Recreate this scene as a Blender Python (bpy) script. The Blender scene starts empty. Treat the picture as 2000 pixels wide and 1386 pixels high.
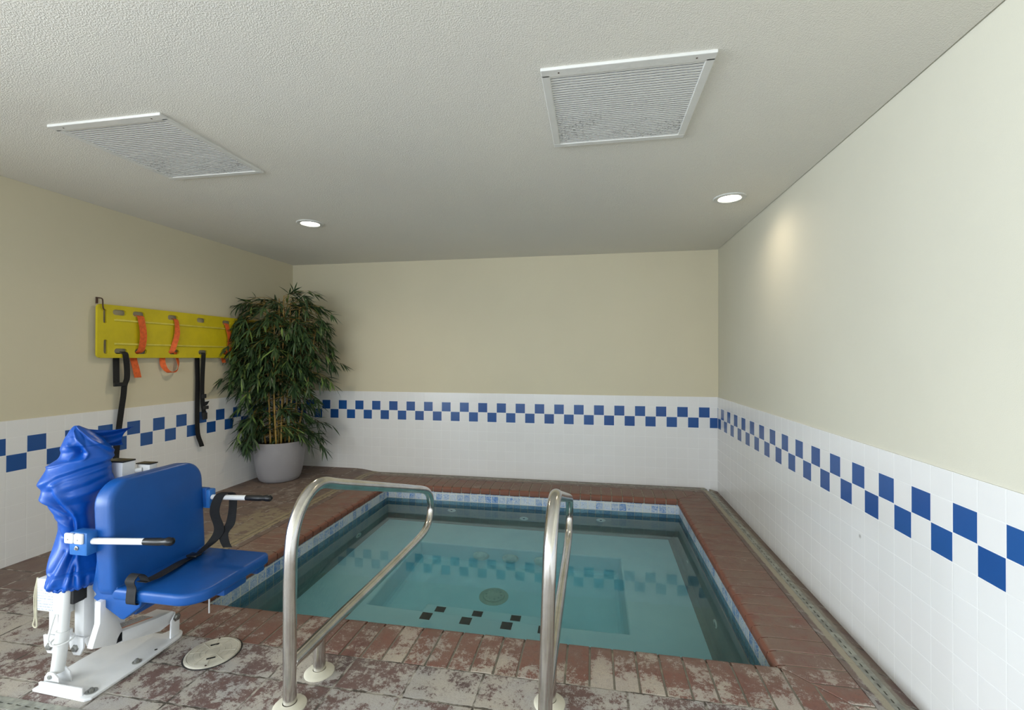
import bpy, bmesh, math, random
from mathutils import Vector, Matrix
random.seed(7)
SC = bpy.context.scene
COL = SC.collection
PI = math.pi

# ------------------------------------------------------------------ camera
CAM_POS = Vector((-1.26937979, -5.04229391, 1.32388624))
cr = Vector((0.9844112, 0.17587035, 0.00205331))
cu = Vector((-0.0010787, -0.0056371, 0.99998353))
cf = Vector((-0.17587903, 0.9843972, 0.00535951))
cam_d = bpy.data.cameras.new('camera')
cam = bpy.data.objects.new('camera', cam_d)
COL.objects.link(cam)
SC.camera = cam
cam_d.sensor_width = 36.0
cam_d.sensor_fit = 'HORIZONTAL'
cam_d.lens = 36.0 * 890.95 / 2000.0
cam_d.clip_start = 0.02
m = Matrix.Identity(4)
for i in range(3):
    m[i][0] = cr[i]; m[i][1] = cu[i]; m[i][2] = -cf[i]; m[i][3] = CAM_POS[i]
cam.matrix_world = m

# ------------------------------------------------------------------ world, lights, exposure
w = bpy.data.worlds.new('world'); SC.world = w; w.use_nodes = True
bg = w.node_tree.nodes['Background']
bg.inputs[0].default_value = (0.75, 0.85, 1.0, 1); bg.inputs[1].default_value = 0.6
SC.view_settings.view_transform = 'Standard'
SC.view_settings.look = 'None'
SC.view_settings.gamma = 1.0
SC.view_settings.exposure = 0.92
SC.view_settings.use_curve_mapping = False

def area(name, loc, direction, sx, sy, power, color):
    d = bpy.data.lights.new(name, 'AREA'); d.shape = 'RECTANGLE'
    d.size = sx; d.size_y = sy; d.energy = power; d.color = color
    o = bpy.data.objects.new(name, d); COL.objects.link(o)
    o.location = loc
    o.rotation_euler = Vector(direction).to_track_quat('-Z', 'Y').to_euler()
    return o
DAY = (0.78, 0.89, 1.0)
REAR_Y, HALL_X, RET_Y = -8.6, -9.4, -4.3
HZ = 2.45
area('window_daylight_rear', (-6.6, REAR_Y - 0.09, 1.25), (0, 1, 0), 3.9, 1.9, 120, DAY)
area('window_daylight_rear_right', (-2.3, REAR_Y - 0.09, 1.25), (0, 1, 0), 3.3, 1.9, 70, DAY)
area('window_daylight_left', (HALL_X - 0.09, -6.45, 1.25), (1, 0, 0), 3.3, 1.9, 400, DAY)

# ------------------------------------------------------------------ node helpers
class NT:
    def __init__(s, name):
        s.m = bpy.data.materials.new(name); s.m.use_nodes = True
        s.t = s.m.node_tree; s.n = s.t.nodes; s.l = s.t.links
        s.b = s.n['Principled BSDF']
        s.b.inputs['IOR'].default_value = 1.45
    def node(s, typ, **kw):
        x = s.n.new(typ)
        for k, v in kw.items(): setattr(x, k, v)
        return x
    def put(s, sock, v):
        if v is None: return
        if hasattr(v, 'is_output') or isinstance(v, bpy.types.NodeSocket): s.l.new(v, sock)
        else: sock.default_value = v
    def pos(s):
        g = s.node('ShaderNodeNewGeometry'); return g.outputs['Position']
    def obj(s):
        return s.node('ShaderNodeTexCoord').outputs['Object']
    def sep(s, v):
        x = s.node('ShaderNodeSeparateXYZ'); s.put(x.inputs[0], v); return x.outputs
    def comb(s, a, b, c):
        x = s.node('ShaderNodeCombineXYZ')
        for i, v in enumerate((a, b, c)): s.put(x.inputs[i], v)
        return x.outputs[0]
    def math(s, op, a, b=None, c=None, clamp=False):
        x = s.node('ShaderNodeMath', operation=op, use_clamp=clamp)
        s.put(x.inputs[0], a); s.put(x.inputs[1], b); s.put(x.inputs[2], c)
        return x.outputs[0]
    def noise(s, v, scale, detail=4, rough=.55, dist=0.0):
        x = s.node('ShaderNodeTexNoise'); s.put(x.inputs['Vector'], v)
        x.inputs['Scale'].default_value = scale; x.inputs['Detail'].default_value = detail
        x.inputs['Roughness'].default_value = rough; x.inputs['Distortion'].default_value = dist
        return x.outputs[0]
    def ramp(s, v, lo, hi, smooth=True):
        x = s.node('ShaderNodeMapRange'); x.clamp = True
        if smooth: x.interpolation_type = 'SMOOTHSTEP'
        s.put(x.inputs['Value'], v); s.put(x.inputs['From Min'], lo); s.put(x.inputs['From Max'], hi)
        return x.outputs[0]
    def mix(s, f, a, b):
        x = s.node('ShaderNodeMix', data_type='RGBA'); x.clamp_factor = True
        s.put(x.inputs[0], f)
        for i, v in ((6, a), (7, b)):
            if isinstance(v, tuple) and len(v) == 3: v = v + (1,)
            s.put(x.inputs[i], v)
        return x.outputs[2]
    def bump(s, h, strength=.3, dist=.005, normal=None):
        x = s.node('ShaderNodeBump'); s.put(x.inputs['Height'], h)
        x.inputs['Strength'].default_value = strength; x.inputs['Distance'].default_value = dist
        s.put(x.inputs['Normal'], normal)
        return x.outputs[0]
    def out(s, color=None, rough=None, normal=None, metal=None, **kw):
        if isinstance(color, tuple) and len(color) == 3: color = color + (1,)
        s.put(s.b.inputs['Base Color'], color); s.put(s.b.inputs['Roughness'], rough)
        s.put(s.b.inputs['Metallic'], metal)
        if normal is not None: s.put(s.b.inputs['Normal'], normal)
        for k, v in kw.items(): s.put(s.b.inputs[k], v)
        return s.m

def simple(name, col, rough=.5, metal=0.0, var=.06, scale=25, bump=0.0, bscale=200, **kw):
    t = NT(name); p = t.obj()
    n = t.noise(p, scale, 3)
    c2 = tuple(max(0, x * (1 - var * 2)) for x in col)
    c = t.mix(t.ramp(n, .35, .65), col, c2)
    nm = t.bump(t.noise(p, bscale, 2), bump, .002) if bump else None
    return t.out(c, rough, nm, metal, **kw)

def mat_paint(name, col, sc=260, st=.12):
    t = NT(name); p = t.pos()
    n = t.noise(p, 1.3, 3); c = t.mix(t.ramp(n, .3, .7), col, tuple(x * .97 for x in col))
    h = t.noise(p, sc, 2, .6)
    return t.out(c, .75, t.bump(h, st, .003))
def mat_ceiling():
    t = NT('stippled_ceiling_paint'); p = t.pos()
    n = t.noise(p, 1.1, 3)
    c = t.mix(t.ramp(n, .35, .65), (.79, .757, .675), (.77, .74, .67))
    h = t.ramp(t.noise(p, 185, 2.5, .6), .36, .70)
    return t.out(c, .85, t.bump(h, .42, .004))

TP = .108; ZM = .70
def mat_tiles(name, axis, phase):
    t = NT(name); P = t.sep(t.pos())
    u = t.math('DIVIDE', t.math('SUBTRACT', P[axis], phase), TP)
    v = t.math('DIVIDE', t.math('SUBTRACT', P[2], ZM), TP)
    iu = t.math('FLOOR', u); iv = t.math('FLOOR', v)
    fu = t.math('FRACT', u); fv = t.math('FRACT', v)
    du = t.math('MINIMUM', fu, t.math('SUBTRACT', 1.0, fu)); dv = t.math('MINIMUM', fv, t.math('SUBTRACT', 1.0, fv))
    d = t.math('MINIMUM', du, dv)
    grout = t.math('SUBTRACT', 1.0, t.ramp(d, .008, .018))
    odd = t.math('PINGPONG', iu, 1.0)
    up = t.math('MULTIPLY', t.math('COMPARE', iv, 0.0, .1), t.math('COMPARE', odd, 1.0, .1))
    lo = t.math('MULTIPLY', t.math('COMPARE', iv, -1.0, .1), t.math('COMPARE', odd, 0.0, .1))
    blue = t.math('ADD', up, lo, clamp=True)
    rnd = t.node('ShaderNodeTexWhiteNoise', noise_dimensions='2D'); t.put(rnd.inputs['Vector'], t.comb(iu, iv, 0.0))
    white = t.mix(rnd.outputs[0], (.80, .785, .765), (.785, .77, .75))
    bl = t.mix(rnd.outputs[0], (.014, .076, .275), (.018, .090, .30))
    c = t.mix(blue, white, bl)
    gc = t.mix(t.ramp(t.noise(t.pos(), 6, 3), .45, .7), (.84, .83, .81), (.79, .775, .745))
    c = t.mix(grout, c, gc)
    if name.endswith('right'):
        # small rust-grey spot around an old screw hole
        dx = t.math('SUBTRACT', P[1], -2.5697); dz = t.math('SUBTRACT', P[2], .4631)
        r = t.math('SQRT', t.math('ADD', t.math('MULTIPLY', dx, dx), t.math('MULTIPLY', dz, dz)))
        c = t.mix(t.math('MULTIPLY', t.math('SUBTRACT', 1.0, t.ramp(r, .003, .014)), .55), c, (.12, .10, .08))
    h = t.ramp(d, .008, .045)
    r = t.math('ADD', t.math('MULTIPLY', grout, .4), .22)
    nm = t.bump(h, .22, .0012)
    wav = t.bump(t.noise(t.pos(), 9, 1), .04, .01, nm)
    return t.out(c, r, wav)

BR_A, BR_B, BR_C = (.190, .078, .054), (.118, .058, .047), (.150, .085, .070)
DEP = (.47, .40, .335)
def mat_brick(kind):
    """weathered reddish brown deck brick; kind 'deck' draws its own joints"""
    t = NT('weathered_brick_' + kind); pp = t.pos(); P = t.sep(pp)
    big = t.noise(pp, 2.3, 3); mid = t.noise(pp, 11, 9, .72); fine = t.noise(pp, 60, 5, .75); vf = t.noise(pp, 230, 2, .7)
    near = t.ramp(P[1], -2.75, -3.25)
    if kind == 'coping':
        g = t.node('ShaderNodeNewGeometry'); isl = g.outputs['Random Per Island']
    else:
        tu = t.math('DIVIDE', t.math('ADD', P[0], 3.167), .29); tv = t.math('DIVIDE', t.math('ADD', P[1], 3.172), .1885)
        rn = t.node('ShaderNodeTexWhiteNoise', noise_dimensions='2D')
        t.put(rn.inputs['Vector'], t.comb(t.math('FLOOR', tu), t.math('FLOOR', tv), 0.0)); isl = rn.outputs[0]
    if kind == 'coping':
        base = t.mix(isl, (.235, .100, .070), (.175, .080, .064))
        base = t.mix(t.ramp(mid, .35, .65), base, (.215, .125, .100))
    else:
        base = t.mix(isl, (.170, .100, .086), (.125, .084, .078))
        base = t.mix(t.ramp(mid, .4, .62), base, (.165, .125, .115))
    base = t.mix(t.ramp(fine, .48, .78), base, (.13, .075, .062))
    # brown dusty film on the far deck
    far = t.math('SUBTRACT', 1.0, near)
    base = t.mix(t.math('MULTIPLY', far, t.math('MULTIPLY', t.ramp(t.noise(pp, 5, 5, .7), .30, .62), .66)), base, (.215, .160, .120))
    # pale mineral deposit: ragged blotches breaking up into specks
    s = t.math('ADD', t.math('MULTIPLY', mid, .46), t.math('MULTIPLY', fine, .22))
    s = t.math('ADD', s, t.math('MULTIPLY', vf, .16))
    s = t.math('ADD', s, t.math('MULTIPLY', big, .26))
    s = t.math('ADD', s, t.math('MULTIPLY', t.math('SUBTRACT', isl, .5), .055))
    if kind == 'coping':
        k_ = t.math('MULTIPLY', near, t.math('ADD', .062, t.math('MULTIPLY', t.ramp(P[0], -3.0, -2.2), .03)))
        thr = t.math('SUBTRACT', .615, k_)
        thr = t.math('ADD', thr, t.math('MULTIPLY', t.math('SUBTRACT', 1.0, near), .02))
    else:
        thr = t.math('SUBTRACT', .625, t.math('MULTIPLY', near, .099))
    dep = t.ramp(t.math('SUBTRACT', s, thr), -.010, .020)
    dep = t.math('MULTIPLY', dep, t.math('ADD', .5, t.math('MULTIPLY', near, .40)))
    warm = t.noise(pp, 3.3, 2)
    dcol = t.mix(t.ramp(warm, .35, .65), (.51, .465, .39), (.46, .44, .41)) if kind != 'coping' else t.mix(t.ramp(warm, .35, .65), (.55, .485, .38), (.50, .445, .38))
    dcol = t.mix(t.ramp(vf, .46, .74), dcol, (.33, .29, .26))
    dcol = t.mix(t.ramp(fine, .52, .72), dcol, (.36, .32, .30))
    c = t.mix(dep, base, dcol)
    # salt specks
    spk = t.math('MULTIPLY', t.ramp(vf, .63, .70), t.ramp(mid, .42, .55))
    c = t.mix(t.math('MULTIPLY', spk, t.math('MULTIPLY', near, .6)), c, (.5, .43, .37))
    if kind == 'coping':   # the splashed nose is cleaner and redder than the tread
        c = t.mix(t.math('MULTIPLY', t.math('SUBTRACT', 1.0, t.ramp(P[2], -.0085, -.0018)), t.math('ADD', .50, t.math('MULTIPLY', far, .35))), c, (.205, .072, .042))
    h = t.math('ADD', t.math('MULTIPLY', fine, .7), t.math('MULTIPLY', dep, .25))
    rough = .62
    if kind == 'deck':
        fu = t.math('FRACT', tu); fv = t.math('FRACT', tv)
        wob = t.math('MULTIPLY', t.math('SUBTRACT', t.noise(pp, 30, 3), .5), .012)
        du = t.math('MULTIPLY', t.math('MINIMUM', fu, t.math('SUBTRACT', 1.0, fu)), .29)
        dv = t.math('MULTIPLY', t.math('MINIMUM', fv, t.math('SUBTRACT', 1.0, fv)), .1885)
        # strips beside the walls have joints only across them
        right = t.ramp(P[0], -.212, -.211, False)
        dback = t.ramp(P[1], -.285, -.284, False)
        du = t.math('ADD', du, t.math('MULTIPLY', right, 1.0)); 
        dv = t.math('ADD', dv, t.math('MULTIPLY', dback, 1.0))
        dj = t.math('ADD', t.math('MINIMUM', du, dv), wob)
        j = t.math('SUBTRACT', 1.0, t.ramp(dj, .0030, .0062))
        gcol = t.mix(t.ramp(t.noise(pp, 14, 4), .40, .58), (.40, .365, .31), (.085, .07, .055))
        c = t.mix(j, c, gcol)
        h = t.math('SUBTRACT', h, t.math('MULTIPLY', j, 1.6))
        # sandy mortar band left of the tub and beside the right drain
        def band(a0, a1, ax, soft=.01):
            n = t.math('ADD', P[ax], t.math('MULTIPLY', t.math('SUBTRACT', t.noise(pp, 30, 5, .65), .5), .028))
            return t.math('MULTIPLY', t.ramp(n, a0 - soft, a0 + soft), t.math('SUBTRACT', 1.0, t.ramp(n, a1 - soft, a1 + soft)))
        sand = t.math('MULTIPLY', band(-3.835, -3.755, 0), t.ramp(P[1], -2.85, -2.6))
        sand = t.math('MULTIPLY', sand, t.ramp(t.noise(pp, 25, 4), .30, .5))
        c = t.mix(t.math('MULTIPLY', sand, .85), c, (.34, .285, .175))
        line = band(-3.80, -3.788, 0, .004)
        c = t.mix(t.math('MULTIPLY', line, t.math('MULTIPLY', t.ramp(P[1], -2.85, -2.6), .7)), c, (.06, .05, .04))
        patch = t.math('MULTIPLY', t.math('MULTIPLY', band(-4.12, -3.835, 0, .05), band(-2.35, -1.45, 1, .12)), t.ramp(t.noise(pp, 11, 6, .7), .43, .52))
        c = t.mix(t.math('MULTIPLY', patch, .75), c, (.30, .25, .16))
        sr = t.math('MULTIPLY', band(-.172, -.128, 0, .006), t.ramp(P[0], -.3, -.29))
        c = t.mix(t.math('MULTIPLY', sr, .9), c, (.40, .355, .255))
        sr2 = t.math('MULTIPLY', band(-.085, -.045, 0, .006), t.ramp(t.noise(pp, 13, 4), .36, .5))
        c = t.mix(t.math('MULTIPLY', sr2, .8), c, (.30, .275, .215))
        # old mortar crumbs along the foot of the back wall
        bb = t.math('MULTIPLY', band(-.20, -.06, 1, .015), t.ramp(t.noise(pp, 22, 5, .7), .47, .55))
        c = t.mix(t.math('MULTIPLY', bb, t.math('MULTIPLY', t.ramp(P[0], -3.8, -3.6), .8)), c, (.34, .29, .22))
    return t.out(c, rough, t.bump(h, .5, .004))

def mat_water_tile():
    t = NT('marbled_blue_waterline_tile'); pp = t.pos(); P = t.sep(pp)
    g = t.node('ShaderNodeNewGeometry'); N = t.sep(g.outputs['Normal'])
    isx = t.math('GREATER_THAN', t.math('ABSOLUTE', N[0]), .7)
    al = t.math('ADD', t.math('MULTIPLY', P[1], isx), t.math('MULTIPLY', P[0], t.math('SUBTRACT', 1.0, isx)))
    u = t.math('DIVIDE', al, .0735); v = t.math('DIVIDE', t.math('ADD', P[2], .147), .0735)
    fu = t.math('FRACT', u); fv = t.math('FRACT', v)
    d = t.math('MINIMUM', t.math('MINIMUM', fu, t.math('SUBTRACT', 1.0, fu)), t.math('MINIMUM', fv, t.math('SUBTRACT', 1.0, fv)))
    grout = t.math('SUBTRACT', 1.0, t.ramp(d, .03, .075))
    rn = t.node('ShaderNodeTexWhiteNoise', noise_dimensions='2D'); t.put(rn.inputs['Vector'], t.comb(t.math('FLOOR', u), t.math('FLOOR', v), 0.0))
    n = t.noise(pp, 75, 5, .7, 1.2)
    s = t.math('ADD', n, t.math('MULTIPLY', t.math('SUBTRACT', rn.outputs[0], .5), .22))
    c = t.mix(t.ramp(s, .38, .64), (.58, .63, .70), (.09, .22, .50))
    lower = t.math('SUBTRACT', 1.0, t.ramp(P[2], -.1475, -.1465, False))
    # the course below the scum line is clean and dark, the one above is limed up
    lime = t.math('MULTIPLY', t.math('SUBTRACT', 1.0, lower), t.ramp(t.noise(pp, 16, 4), .38, .62))
    dark = t.mix(t.ramp(s, .36, .62), (.12, .23, .28), (.05, .13, .22))
    c = t.mix(t.math('MULTIPLY', lime, .45), c, (.60, .62, .58))
    c = t.mix(lower, c, dark)
    gc = t.mix(lower, (.66, .65, .58), (.15, .21, .22))
    c = t.mix(grout, c, gc)
    return t.out(c, .25, t.bump(t.ramp(d, .02, .1), .4, .002))

def mat_plaster(name, a, b):
    t = NT(name); pp = t.pos()
    c = t.mix(t.ramp(t.noise(pp, 3, 5, .6), .35, .65), a, b)
    return t.out(c, .6, t.bump(t.noise(pp, 60, 3), .1, .003))

def mat_water():
    t = NT('clear_water')
    t.n.remove(t.b)
    out = t.n['Material Output']
    gl = t.node('ShaderNodeBsdfGlass'); gl.inputs['IOR'].default_value = 1.33; gl.inputs['Roughness'].default_value = 0.0
    pp = t.pos(); P = t.sep(pp)
    # the surface is mirror calm to the left and gently rippled towards the right
    amt = t.ramp(P[0], -2.7, -1.2)
    h = t.math('MULTIPLY', t.noise(pp, 16, 2, .5), t.math('ADD', .004, t.math('MULTIPLY', amt, .42)))
    nm = t.bump(h, .10, .004)
    t.put(gl.inputs['Normal'], nm)
    t.l.new(gl.outputs[0], out.inputs['Surface'])
    va = t.node('ShaderNodeVolumeAbsorption')
    va.inputs['Color'].default_value = (.08, .81, .91, 1); va.inputs['Density'].default_value = .70
    t.l.new(va.outputs[0], out.inputs['Volume'])
    return t.m

def mat_steel():
    t = NT('brushed_stainless_steel'); p = t.obj()
    n = t.noise(p, 9, 5, .65)
    c = t.mix(t.ramp(n, .40, .68), (.72, .70, .67), (.60, .57, .52))
    f = t.noise(p, 90, 4, .7)
    return t.out(c, t.math('ADD', .15, t.math('MULTIPLY', f, .12)), None, 1.0)

def mat_vent():
    t = NT('dusty_white_grille_enamel'); p = t.obj(); P = t.sep(p)
    spk = t.ramp(t.noise(p, 95, 3, .8), .53, .62)
    m1 = t.ramp(t.noise(p, 4, 4, .7), .40, .62)
    zone = t.math('MULTIPLY', t.ramp(P[1], -.12, .18), m1)
    c = t.mix(t.math('MULTIPLY', spk, t.math('MULTIPLY', zone, .95)), (.80, .79, .76), (.05, .05, .045))
    return t.out(c, .45)

def mat_cloth_blue():
    t = NT('royal_blue_coated_fabric'); p = t.obj()
    n = t.noise(p, 6, 4)
    c = t.mix(t.ramp(n, .35, .65), (.002, .088, .46), (.002, .076, .40))
    h = t.noise(p, 22, 3, .6)
    return t.out(c, .36, t.bump(h, .2, .006))

def mat_leaf():
    t = NT('bamboo_leaf'); g = t.node('ShaderNodeNewGeometry')
    r = g.outputs['Random Per Island']
    c = t.mix(r, (.018, .042, .018), (.055, .105, .034))
    c = t.mix(t.ramp(r, .88, .96), c, (.15, .23, .06))
    return t.out(c, .42, **{'Subsurface Weight': 0.0})
def mat_cane():
    t = NT('yellow_bamboo_cane'); P = t.sep(t.pos())
    f = t.math('FRACT', t.math('DIVIDE', P[2], .16))
    ring = t.math('SUBTRACT', 1.0, t.ramp(t.math('ABSOLUTE', t.math('SUBTRACT', f, .5)), .02, .06))
    c = t.mix(t.noise(t.pos(), 20, 3), (.42, .28, .06), (.30, .17, .045))
    c = t.mix(t.math('MULTIPLY', ring, .7), c, (.07, .035, .02))
    return t.out(c, .45)

def mat_mortar():
    t = NT('coping_mortar'); pp = t.pos(); P = t.sep(pp)
    c = t.mix(t.ramp(t.noise(pp, 20, 4), .35, .65), (.40, .35, .26), (.27, .235, .175))
    near_dark = t.math('MULTIPLY', t.ramp(P[1], -2.86, -2.90, False), t.ramp(t.noise(pp, 12, 4), .30, .5))  # patchy darker mortar along the near coping run
    c = t.mix(near_dark, c, (.21, .195, .155))
    return t.out(c, .9, t.bump(t.noise(pp, 160, 2), .3, .002))
M = dict(
    paint_daylight=mat_paint('daylight_tinted_wall_paint', (.665, .635, .525)),  # same beige paint with the right wall's cool daylight mixed into its colour
    paint=mat_paint('beige_wall_paint', (.655, .590, .428)), ceil=mat_ceiling(),
    tb=mat_tiles('glazed_wall_tiles_back', 0, -4.3971), tl=mat_tiles('glazed_wall_tiles_left', 1, -1.9093), tr=mat_tiles('glazed_wall_tiles_right', 1, -.12507),
    deck=mat_brick('deck'), coping=mat_brick('coping'), wtile=mat_water_tile(),
    grout=mat_mortar(),
    bench=mat_plaster('pale_turquoise_plaster', (.86, .95, .96), (.81, .91, .93)),
    pwall=mat_plaster('grey_plaster', (.36, .355, .32), (.30, .30, .28)),
    water=mat_water(), steel=mat_steel(), vent=mat_vent(), cloth=mat_cloth_blue(), leaf=mat_leaf(), cane=mat_cane(),
    ivory=simple('ivory_plastic', (.66, .62, .50), .45, 0, .05, 12), lid=simple('aged_cream_plastic', (.60, .56, .46), .6, 0, .12, 14, .2, 120),
    white=simple('white_powder_coat', (.83, .83, .83), .32, 0, .02, 10), whitea=simple('white_plastic', (.78, .78, .76), .4, 0, .03, 10),
    blackp=simple('black_plastic', (.012, .012, .013), .3), webb=simple('black_webbing', (.010, .010, .011), .7, 0, .1, 60, .4, 900),
    orange=simple('orange_webbing', (.78, .135, .025), .6, 0, .12, 40, .4, 700), yellow=simple('yellow_board_plastic', (.62, .50, .012), .38, 0, .06, 6),
    yrail=simple('pale_yellow_runner', (.62, .53, .08), .4), blue=simple('blue_moulded_plastic', (.006, .085, .34), .38, 0, .06, 5, .08, 300),
    bluel=simple('light_blue_bracket_plastic', (.03, .17, .52), .35), tilek=simple('black_nosing_tile', (.012, .012, .016), .4),
    dark=simple('dark_void', (.01, .01, .01), .9), bolt=simple('zinc_bolt', (.38, .38, .36), .35, .9), rust=simple('rusty_steel', (.09, .05, .035), .7, .3),
    pot=simple('matt_silver_grey_pot', (.34, .325, .335), .42, .0, .04, 4), soil=simple('dark_soil', (.025, .018, .012), .95, 0, .2, 50, .6, 80),
    drain=simple('grey_green_drain_plastic', (.36, .36, .305), .55, 0, .2, 22, .2, 200), rope=simple('cream_cord', (.60, .56, .42), .8),
    label=None, trimw=simple('white_light_trim', (.70, .70, .66), .3), frame=simple('window_frame_enamel', (.75, .75, .73), .4),
    vframe=simple('cream_white_enamel', (.74, .73, .69), .4, 0, .02, 8),
    fitting=simple('white_pool_fitting', (.86, .85, .78), .4),
    rubber=simple('grey_rubber', (.025, .025, .026), .7),
)
def mat_emit(name, col, s):
    t = NT(name); t.out((.8, .8, .8), .4)
    t.b.inputs['Emission Color'].default_value = col + (1,); t.b.inputs['Emission Strength'].default_value = s
    return t.m
M['glow'] = mat_emit('lit_lamp_lens', (1.0, .93, .80), 7.0)
def mat_label(strip):
    t = NT('printed_label_' + strip); p = t.obj(); P = t.sep(p)
    row = t.math('FRACT', t.math('MULTIPLY', P[2] if strip == 'box' else P[0], 90.0 if strip == 'box' else 60.0))
    txt = t.math('MULTIPLY', t.math('GREATER_THAN', row, .6), t.math('GREATER_THAN', t.noise(p, 300, 1), .47))
    if strip == 'box':
        zone = t.math('MULTIPLY', t.ramp(P[2], -.062, -.06, False), t.math('SUBTRACT', 1.0, t.ramp(P[2], .035, .037, False)))
        c = t.mix(t.math('MULTIPLY', t.math('MULTIPLY', txt, zone), .75), (.76, .77, .78), (.30, .36, .45))
    else:
        # orange, white and black stripe running along the arm
        c = t.mix(t.math('GREATER_THAN', P[0], .012), (.40, .39, .38), (.55, .16, .05))
        c = t.mix(t.math('GREATER_THAN', P[0], .022), c, (.78, .77, .74))
        c = t.mix(t.math('MULTIPLY', txt, t.math('LESS_THAN', P[0], .010)), c, (.08, .08, .08))
    return t.out(c, .35)
M['label'] = mat_label('box'); M['warn'] = mat_label('arm')

# ------------------------------------------------------------------ mesh helpers
def link(name, bm, mat, parent=None, smooth=False, loc=None, mods=()):
    me = bpy.data.meshes.new(name)
    bmesh.ops.recalc_face_normals(bm, faces=bm.faces[:]) if smooth is not None else None
    bm.to_mesh(me); bm.free()
    for mm in (mat if isinstance(mat, (list, tuple)) else [mat]): me.materials.append(mm)
    o = bpy.data.objects.new(name, me); COL.objects.link(o)
    if parent is not None:
        o.parent = parent
        o.matrix_parent_inverse = Matrix.Translation(-Vector(parent.location)) if parent.type == 'EMPTY' or True else Matrix()
    if smooth:
        for p in me.polygons: p.use_smooth = True
        if smooth != 'all':
            me.set_sharp_from_angle(angle=math.radians(40))
    return o
def centre(o):
    """move the object's origin to the middle of its mesh (so object coordinates are local)"""
    vs = o.data.vertices
    lo = Vector([min(v.co[i] for v in vs) for i in range(3)]); hi = Vector([max(v.co[i] for v in vs) for i in range(3)])
    c = (lo + hi) / 2
    o.data.transform(Matrix.Translation(-c)); o.location = Vector(o.location) + c
    return o
def thing(name, label, cat, loc, group=None):
    o = bpy.data.objects.new(name, None); COL.objects.link(o); o.location = loc
    o['label'] = label; o['category'] = cat
    if group: o['group'] = group
    o.empty_display_size = .1
    return o
def tag(o, label, cat, group=None, kind=None):
    o['label'] = label; o['category'] = cat
    if group: o['group'] = group
    if kind: o['kind'] = kind
    return o
def struct(o): o['kind'] = 'structure'; return o
def B(): return bmesh.new()
def box(bm, x0, x1, y0, y1, z0, z1, bev=0.0, seg=2, mi=0, rot=None):
    t = bmesh.new()
    bmesh.ops.create_cube(t, size=1)
    t.transform(Matrix.Translation(((x0 + x1) / 2, (y0 + y1) / 2, (z0 + z1) / 2)) @ Matrix.Diagonal((x1 - x0, y1 - y0, z1 - z0, 1)))
    if bev: bmesh.ops.bevel(t, geom=t.edges[:], offset=bev, segments=seg, profile=.5, affect='EDGES')
    if rot is not None: t.transform(rot)
    merge(bm, t, mi)
def merge(bm, t, mi=0):
    vm = {}
    for v in t.verts: vm[v] = bm.verts.new(v.co)
    for f in t.faces:
        try:
            nf = bm.faces.new([vm[v] for v in f.verts]); nf.material_index = mi; nf.smooth = f.smooth
        except ValueError: pass
    t.free()
def rotabout(p, axis, ang):
    return Matrix.Translation(p) @ Matrix.Rotation(ang, 4, axis) @ Matrix.Translation(-Vector(p))
def cyl(bm, p0, p1, r0, r1=None, n=20, caps=True, mi=0):
    r1 = r0 if r1 is None else r1
    tube(bm, [p0, p1], [r0, r1], n, caps, mi)
def tube(bm, pts, rad, n=16, caps=True, mi=0):
    pts = [Vector(p) for p in pts]
    if not isinstance(rad, (list, tuple)): rad = [rad] * len(pts)
    rings = []; up = None
    for i, p in enumerate(pts):
        if i == 0: t = pts[1] - p
        elif i == len(pts) - 1: t = p - pts[i - 1]
        else: t = (pts[i + 1] - p).normalized() + (p - pts[i - 1]).normalized()
        t.normalize()
        if up is None:
            up = Vector((0, 0, 1)) if abs(t.z) < .9 else Vector((1, 0, 0))
        a = up - t * up.dot(t); a.normalize(); up = a; b = t.cross(a)
        rings.append([bm.verts.new(p + (a * math.cos(2 * PI * k / n) + b * math.sin(2 * PI * k / n)) * rad[i]) for k in range(n)])
    for i in range(len(rings) - 1):
        for k in range(n):
            f = bm.faces.new((rings[i][k], rings[i][(k + 1) % n], rings[i + 1][(k + 1) % n], rings[i + 1][k])); f.material_index = mi
    if caps:
        f = bm.faces.new(rings[0][::-1]); f.material_index = mi
        f = bm.faces.new(rings[-1]); f.material_index = mi
def lathe(bm, c, prof, n=40, mi=0, axis='z'):
    """prof: (radius, height) list"""
    rings = []
    for r, h in prof:
        ring = []
        for k in range(n):
            a = 2 * PI * k / n
            if axis == 'z': co = (c[0] + r * math.cos(a), c[1] + r * math.sin(a), c[2] + h)
            elif axis == 'x': co = (c[0] + h, c[1] + r * math.cos(a), c[2] + r * math.sin(a))
            else: co = (c[0] + r * math.cos(a), c[1] + h, c[2] + r * math.sin(a))
            ring.append(bm.verts.new(co))
        rings.append(ring)
    for i in range(len(rings) - 1):
        for k in range(n):
            f = bm.faces.new((rings[i][k], rings[i][(k + 1) % n], rings[i + 1][(k + 1) % n], rings[i + 1][k])); f.material_index = mi
    f = bm.faces.new(rings[0][::-1]); f.material_index = mi
    f = bm.faces.new(rings[-1]); f.material_index = mi
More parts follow.
